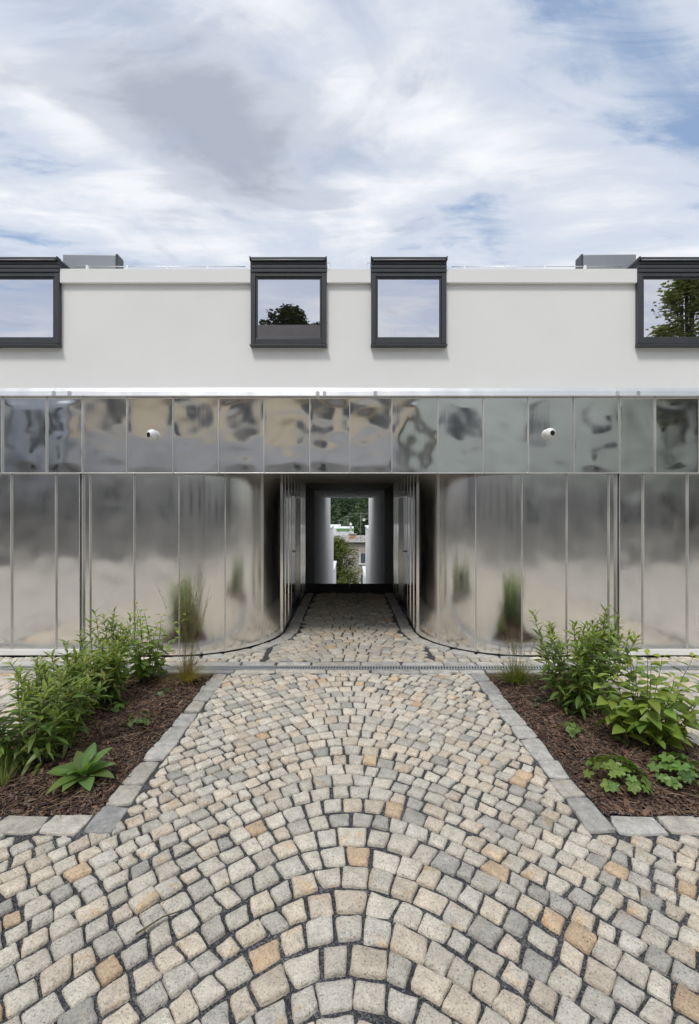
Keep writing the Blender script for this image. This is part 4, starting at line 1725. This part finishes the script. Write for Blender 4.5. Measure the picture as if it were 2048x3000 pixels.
clump(-2.02, 4.70, 26, 0.14, 0.09, 0.040, 'low round-leaved plant under the airy broad-leaved shrub', 9)
clump(-1.70, 4.18, 14, 0.09, 0.05, 0.026, 'tiny dark rosette in the mulch near the feather grass', 10, (0.045, 0.075, 0.035))
clump(-1.68, 3.62, 24, 0.13, 0.05, 0.030, 'flat dark green plant in the mulch near the path edging, behind the hosta', 11, (0.055, 0.105, 0.03))
clump(-1.94, 3.80, 16, 0.09, 0.07, 0.026, 'small bright green plant in the mulch beside the shrub row', 12, (0.075, 0.16, 0.04))
# right bed
narrow_shrub(1.92, 3.80, 22, 0.78, 0.62, 'large bushy narrow-leaved shrub, tallest in the planting', 21, 36, base_col=(0.07, 0.13, 0.035), rad=0.17, leaf=0.12)
narrow_shrub(2.22, 4.20, 17, 0.76, 0.45, 'narrow-leaved shrub leaning toward the garage door, behind the tallest one', 22, 32, lean=(0.10, 0), rad=0.13, leaf=0.12)
broad_shrub(2.08, 3.22, 17, 0.72, 0.66, 'spreading broad-leaved shrub with large bright leaves before the tallest narrow-leaved shrub', 23, lean=(0.12, 0.05), leaf=0.125, pairs=9, base_col=(0.115, 0.195, 0.045), rad=0.10)
grass(1.64, 4.48, 620, 0.30, 1.5, 'dense green fescue tuft at the path corner by the drain', 24, ((0.06, 0.11, 0.025), (0.09, 0.14, 0.035), (0.14, 0.15, 0.05)), 0.8, 0.0042, 0.06, 22, 0.56, 0.22)
clump(1.66, 2.82, 60, 0.17, 0.13, 0.042, 'round-leaved green perennial at the front path-side corner of the bed', 25, (0.085, 0.17, 0.04))
clump(2.06, 2.84, 44, 0.16, 0.13, 0.046, 'round-leaved green perennial below the spreading broad-leaved shrub', 26, (0.075, 0.16, 0.045))
clump(1.64, 3.95, 14, 0.09, 0.05, 0.026, 'tiny dark rosette in the mulch near the fescue tuft', 27, (0.03, 0.05, 0.028))
clump(1.66, 3.40, 20, 0.09, 0.10, 0.028, 'small upright green plant in the mulch near the path edging', 28, (0.07, 0.14, 0.04))
clump(1.96, 3.28, 10, 0.07, 0.05, 0.028, 'small dark plant in the mulch under the spreading broad-leaved shrub', 29, (0.05, 0.09, 0.03))

# dry twig on the setts
tw = MB().tube([(-0.86, 1.83, 0.012), (-0.78, 1.90, 0.020), (-0.71, 1.94, 0.013)], 0.004, 0.002, 6).build('dry_twig', M_stem, None, True)
tag(tw, 'dry brown twig lying on the setts', 'twig')

# ------------------------------------------------------------------ beyond the passage
for side in (-1, 1):
    for (y0, y1, top, off, lab) in ((19.702, 24.8, 5.0, 0.0, 'tall white wall flanking the stairs right behind the passage'),
                                    (24.803, 29.7, 0.75, 0.0, 'lower white wall flanking the stairs beyond the tall one'),
                                    (29.703, 35.5, -2.2 if side < 0 else -2.6, 0.0, 'lowest white wall at the foot of the stairs')):
        lo, hi = sorted((side * 1.04, side * 1.5))
        wl = empty('stair_wall', (side * 1.27, (y0 + y1) / 2, -13))
        tag(wl, lab + (', tree side' if side < 0 else ', window side'), 'wall', 'white walls along the rear stairs')
        box_part('wall', M_render, wl, lo, hi, y0, y1, -13, top)
        lo, hi = sorted((side * 0.995, side * 1.55))
        box_part('coping', M_white_metal, wl, lo, hi, y0 + 0.002, y1 - 0.002, top + 0.001, top + 0.10)

# beige house
hs = empty('beige_house', (0, 57, -13))
tag(hs, 'beige plastered house with grey blinds and flat sheet roof below the hill', 'house')
HY = 57.0
box_part('wall', M_beige, hs, -14, 14, HY, HY + 14, -13, -2.15)
rf = MB()
rf.add([(-14.3, HY - 0.3, -2.06), (14.3, HY - 0.3, -2.06), (14.3, HY + 7, -1.55), (-14.3, HY + 7, -1.55), (14.3, HY + 14.3, -2.06), (-14.3, HY + 14.3, -2.06)],
       [(0, 1, 2, 3), (3, 2, 4, 5)])
rf = rf.build('roof', M_tin, hs)
box_part('eaves_flashing', M_flash, hs, -14.3, 14.3, HY - 0.32, HY - 0.05, -2.18, -2.065)
for i in range(-3, 3):
    for zc in (-4.1, -6.75):
        cx = 2.0 + i * 4.4
        wn = empty('window', (cx, HY, zc))
        wn.parent = hs
        wn.matrix_parent_inverse = world_of(hs).inverted()
        box_part('blind', M_blind, wn, cx - 0.62, cx + 0.62, HY - 0.02, HY - 0.005, zc - 0.62, zc + 0.62)
        m = MB().box(cx - 0.74, cx - 0.622, HY - 0.06, HY - 0.003, zc - 0.62, zc + 0.70).box(cx + 0.622, cx + 0.74, HY - 0.06, HY - 0.003, zc - 0.62, zc + 0.70)
        m.build('frame', M_white_metal, wn)
        box_part('sill', M_white_metal, wn, cx - 0.8, cx + 0.8, HY - 0.14, HY - 0.003, zc - 0.76, zc - 0.622)
ch = empty('chimney', (0.38, 60.5, -2.0))
ch.parent = rf
ch.matrix_parent_inverse = world_of(rf).inverted()
rgc = random.Random(3)
chm = MB()
zc = -2.0
for r_ in range(8):
    for k in range(4):
        x0 = -0.10 + k * 0.25 + (0.0 if r_ % 2 else 0.0)
        g = rgc.choice(((0.42, 0.17, 0.08), (0.50, 0.26, 0.14), (0.36, 0.15, 0.08), (0.55, 0.45, 0.36), (0.45, 0.20, 0.10)))
        if r_ > 5:
            g = rgc.choice(((0.25, 0.2, 0.17), (0.4, 0.3, 0.22)))
        chm.box(x0 + 0.006, x0 + 0.244, 60.0, 60.8, zc + 0.004, zc + 0.090, g)
    zc += 0.095
chm.box(-0.095, 0.895, 60.02, 60.78, -2.2, zc)
cho = chm.build('chimney_bricks', M_chip, rf, False, True)
box_part('chimney_cap', M_concrete, rf, -0.15, 0.95, 59.92, 60.88, zc + 0.002, zc + 0.08)
bpy.data.objects.remove(ch)


def antenna(x, y, z0, z1, label, bars, dish=None):
    an = empty('antenna_mast', (x, y, z0))
    tag(an, label, 'antenna', 'masts on the far roofs')
    MB().tube([(x, y, z0), (x, y, z1)], 0.03, 0.022, 6).build('mast', M_concrete, an, True)
    for z, l in bars:
        m = MB().tube([(x - l * 0.35, y, z), (x + l, y, z)], 0.016, n=5)
        for k in range(5):
            q = x - l * 0.35 + l * 1.35 * k / 4
            m.tube([(q, y, z - 0.12), (q, y, z + 0.12)], 0.010, n=4)
        m.build('antenna_bar', M_concrete, an)
    for dx in (-0.8, 0.8):
        MB().tube([(x, y, z0 + 0.6), (x + dx, y + 0.2, z0)], 0.014, n=4).build('stay', M_anth, an)
    if dish:
        dx, dz, rr = dish
        m = MB().lathe([(0.02, 0), (rr * 0.6, -0.03), (rr, -0.10), (rr * 0.98, -0.115), (rr * 0.6, -0.045), (0.02, -0.015)], (x + dx, y - 0.1, dz), 16, (0.2, 1, 0.1))
        m.build('dish', M_white_metal, an, True)
        MB().tube([(x, y, dz), (x + dx, y - 0.05, dz)], 0.014, n=5).build('dish_arm', M_concrete, an)


antenna(1.43, 57.8, -2.05, 1.55, 'tall mast with white dish standing on the beige house roof', ((1.20, 0.5), (1.50, 1.2)), (0.42, 0.75, 0.20))
antenna(-0.22, 66, -1.7, 1.15, 'thin mast with one crossbar behind the chimney of the beige house', ((1.05, 0.7),))
antenna(-1.5, 66, -1.7, 0.62, 'short mast with one crossbar near the stair wall on the tree side', ((0.5, 0.6),))
vp = empty('vent_pipe', (0.2, 69, -1.9))
tag(vp, 'white round flue pipe rising behind the brick chimney', 'flue')
MB().lathe([(0.13, 0), (0.13, 1.6), (0.20, 1.62), (0.20, 1.75), (0.06, 1.95)], (0.2, 69, -1.9), 12).build('pipe', M_white_metal, vp, True)
MB().lathe([(0.19, 0), (0.21, 0.05), (0.19, 0.1)], (0.2, 69, -1.4), 12).build('pipe_collar', M_white_metal, vp, True)
fh = empty('flat_roofed_hall', (-3, 84, -13))
tag(fh, 'low hall with white parapet and green fascia behind the beige house', 'building')
box_part('wall', M_white_metal, fh, -14, 0.8, 84, 94, -13, -1.9)
box_part('fascia', M_green_fascia, fh, -2.4, 0.82, 83.9, 83.998, -1.75, -1.35)
box_part('parapet', M_white_metal, fh, -14, 0.8, 84.001, 94, -1.899, -1.25)
box_part('roof_house', M_white_metal, fh, -6, -1.7, 86, 90, -1.249, -0.75)


def tree(name, x, y, z0, hgt, crown_z, rx, rz, nclump, nleaf, label, seed, col, leaf=0.2, mat=None, group=None, trunk_r=0.18):
    rg = random.Random(seed)
    root = empty(name, (x, y, z0))
    tag(root, label, 'tree', group)
    tm = MB()
    top = z0 + hgt
    tm.tube([(x, y, z0 - 0.2), (x + rg.uniform(-.1, .1), y, z0 + hgt * 0.4), (x, y, z0 + hgt * 0.85)], trunk_r, trunk_r * 0.25, 8)
    lm = MB()
    for i in range(nclump):
        a = rg.uniform(0, 2 * PI)
        u = rg.uniform(-1, 1)
        rr = math.sqrt(1 - u * u) * rx * rg.uniform(0.35, 1.0)
        c = Vector((x + rr * math.cos(a), y + rr * math.sin(a), crown_z + u * rz))
        tm.tube([(x, y, z0 + hgt * rg.uniform(0.35, 0.7)), ((x + c.x) / 2, (y + c.y) / 2, c.z - 0.25), c], trunk_r * 0.22, trunk_r * 0.05, 4)
        cr = rx * rg.uniform(0.22, 0.38)
        kk = rg.uniform(0.75, 1.25)
        for j in range(nleaf):
            d = Vector((rg.gauss(0, 1), rg.gauss(0, 1), rg.gauss(0, 1))).normalized()
            p = c + d * cr * rg.random() ** 0.45
            m = Matrix.Rotation(rg.uniform(0, 6.3), 3, 'Z') @ Matrix.Rotation(rg.uniform(-0.9, 0.9), 3, 'X')
            s = leaf * rg.uniform(0.6, 1.2)
            vs = [p + m @ Vector(v) for v in ((-s, 0, 0), (0, -s * 0.5, s * 0.1), (s, 0, -s * 0.2), (0, s * 0.5, s * 0.1))]
            cc = green(rg, col, 0.16)
            lm.add(vs, [(0, 1, 2, 3)], tuple(q * kk for q in cc))
    tm.build('trunk', M_bark, root, True)
    tag(lm.build('crown', mat or M_far_leaf, root, False, True), kind='stuff')
    return root


tree('leafy_tree', -0.95, 44, -12.6, 10.6, -5.0, 2.2, 3.9, 110, 120, 'leafy green tree in front of the beige house', 50, (0.075, 0.115, 0.028), 0.13)
# wooded hill
def wood():
    rg = random.Random(77)
    lm, tm = MB(), MB()
    pal = [(0.030, 0.060, 0.028), (0.042, 0.078, 0.030), (0.028, 0.055, 0.034), (0.06, 0.095, 0.04), (0.075, 0.105, 0.055)]
    for i in range(420):
        y = 105 + 330 * rg.random()
        x = rg.uniform(-1, 1) * (10 + y * 0.085)
        z = terrain_z(x, y) - 0.3
        rr = rg.uniform(2.2, 4.0)
        h = rr * rg.uniform(1.3, 2.0)
        col = rg.choice(pal)
        if y < 190 and rg.random() < 0.5:
            col = pal[rg.choice((3, 4))]
        kk = rg.uniform(0.8, 1.25)
        tm.tube([(x, y, z - 0.5), (x, y, z + h)], 0.25, 0.1, 5)
        for j in range(130):
            d = Vector((rg.gauss(0, 1), rg.gauss(0, 1), rg.gauss(0, 1))).normalized()
            p = Vector((x, y, z + h * 0.95)) + Vector((d.x * rr, d.y * rr, d.z * h * 0.75)) * rg.random() ** 0.3
            m = Matrix.Rotation(rg.uniform(0, 6.3), 3, 'Z') @ Matrix.Rotation(rg.uniform(-1, 1), 3, 'X')
            s = rg.uniform(0.5, 1.15)
            vs = [p + m @ Vector(v) for v in ((-s, 0, 0), (0, -s * 0.6, s * 0.2), (s, 0, -s * 0.2), (0, s * 0.6, s * 0.2))]
            q = kk * rg.uniform(0.8, 1.2)
            lm.add(vs, [(0, 1, 2, 3)], tuple(c * q for c in col))
    o = lm.build('wooded_hillside', M_far_leaf, None, False, True)
    tag(o, 'dense dark green wood covering the far hillside', 'wood', kind='stuff')
    tag(tm.build('trunks', M_bark, o, True), kind='stuff')


wood()

# ------------------------------------------------------------------ opposite side of the yard, mirrored in the metal and the glass
oh = empty('opposite_house', (-7, -9.2, 0))
tag(oh, 'two-storey house with grey ground floor and ochre upper floor across the yard', 'house')
OY = -9.2
HX0, HX1 = -11.6, 2.6
box_part('ground_floor_wall', M_hgrey, oh, HX0, HX1, OY - 8, OY, -0.1, 3.5)
box_part('middle_wall', M_hmid, oh, HX0, HX1, OY - 8, OY - 0.01, 3.501, 5.0)
box_part('upper_wall', M_hbrown, oh, HX0, HX1, OY - 8, OY - 0.02, 5.001, 7.2)
MB().add([(HX0 - .4, OY + 0.5, 7.2), (HX1 + .4, OY + 0.5, 7.2), (-1.6, OY - 4, 11.6), (-7.5, OY - 4, 11.6), (HX1 + .4, OY - 8.5, 7.2), (HX0 - .4, OY - 8.5, 7.2)],
         [(0, 1, 2, 3), (3, 2, 4, 5), (1, 4, 2), (0, 3, 5)]).build('roof', M_rooft, oh)
box_part('eaves_board', M_flash, oh, HX0 - .4, HX1 + .4, OY + 0.3, OY + 0.49, 7.0, 7.18)
def street_windows(parent, x0, n, step, zs):
    for i in range(n):
        cx = x0 + i * step
        for zc, yb in zs:
            wn = box_part('window', M_hglass, parent, cx - 0.55, cx + 0.55, yb, yb + 0.018, zc - 0.7, zc + 0.7)
            MB().box(cx - 0.66, cx - 0.552, yb, yb + 0.05, zc - 0.7, zc + 0.7).box(cx + 0.552, cx + 0.66, yb, yb + 0.05, zc - 0.7, zc + 0.7).box(cx - 0.7, cx + 0.7, yb, yb + 0.09, zc - 0.82, zc - 0.702).build('frame', M_white_metal, wn)
street_windows(oh, -10.3, 5, 2.9, ((2.0, OY + 0.002), (6.0, OY - 0.018)))
M_hblue = plain('blue_grey_plaster', (0.50, 0.53, 0.60), 0.9, 0, 0.8, 0.12)
M_hgreen = plain('sage_plaster', (0.62, 0.65, 0.60), 0.9, 0, 0.8, 0.12)
gb = empty('added_blue_grey_annex', (-17, -9.4, 0))  # added out of view: gives the fascia end a grey-blue reflection
tag(gb, 'flat-roofed blue-grey annex added beside the ochre house for the fascia to mirror', 'building')
box_part('ground_floor_wall', M_hgrey, gb, -24, -12.1, -17, -9.4, -0.1, 3.4)
box_part('upper_wall', M_hblue, gb, -24, -12.1, -17, -9.41, 3.401, 8.2)
box_part('roof_edge', M_concrete, gb, -24.1, -12.05, -17, -9.3, 8.201, 8.35)
street_windows(gb, -21.5, 4, 2.7, ((2.0, -9.398), (5.4, -9.408)))
sg = empty('added_sage_house', (12, -9.4, 0))  # added out of view: pale block that brightens the fascia reflection
tag(sg, 'flat-roofed sage green house added behind the tall tree to lighten the fascia reflection', 'house')
box_part('ground_floor_wall', M_hgrey, sg, 3.1, 24, -17, -9.4, -0.1, 3.2)
box_part('upper_wall', M_hgreen, sg, 3.1, 24, -17, -9.41, 3.201, 8.0)
box_part('roof_edge', M_concrete, sg, 3.05, 24.1, -17, -9.3, 8.001, 8.15)
street_windows(sg, 5.0, 6, 3.1, ((1.9, -9.398), (5.6, -9.408)))
for nm, xa, xb, lab, mt in (('side_house', -22, -15, 'long pale grey house closing the yard on the feather grass side', M_hmid), ('side_house', 15, 22, 'long sage house closing the yard on the fescue tuft side', M_hgreen)):
    sh_ = empty(nm, ((xa + xb) / 2, -1.0, 0))
    tag(sh_, lab, 'house', 'houses closing the yard at its ends')
    box_part('plinth', M_hgrey, sh_, xa, xb, -8.0, 5.0, -0.1, 2.6)
    box_part('wall', mt, sh_, xa + 0.01, xb - 0.01, -7.99, 4.99, 2.601, 6.6)
    box_part('roof', M_rooft, sh_, xa - 0.2, xb + 0.2, -8.2, 5.2, 6.601, 7.0)
lw = empty('added_yard_wall', (0, -5.0, 0))  # added out of view: sets where the mirrored paving ends in the metal
tag(lw, 'low dark wall added across the yard to edge the reflected paving', 'wall')
box_part('wall', M_hgrey, lw, -18, 18, -5.25, -4.95, -0.1, 0.95)
box_part('coping', M_hgrey, lw, -18, 18, -5.30, -4.90, 0.951, 1.02)
tree('yard_tree', 13.4, -7.2, 0, 10.8, 8.2, 1.4, 2.6, 70, 90, 'slender green tree before the sage house across the yard', 62, (0.13, 0.17, 0.09), 0.11)
tree('yard_tree', -3.9, -18.5, 0, 15.0, 13.0, 1.7, 1.5, 60, 80, 'dark tree behind the ochre house, on the annex side', 63, (0.04, 0.055, 0.03), 0.16, group='dark trees behind the ochre house')
tree('yard_tree', -1.7, -18.5, 0, 14.2, 12.4, 1.4, 1.4, 60, 80, 'dark tree behind the ochre house, on the sage house side', 64, (0.045, 0.06, 0.035), 0.16, group='dark trees behind the ochre house')
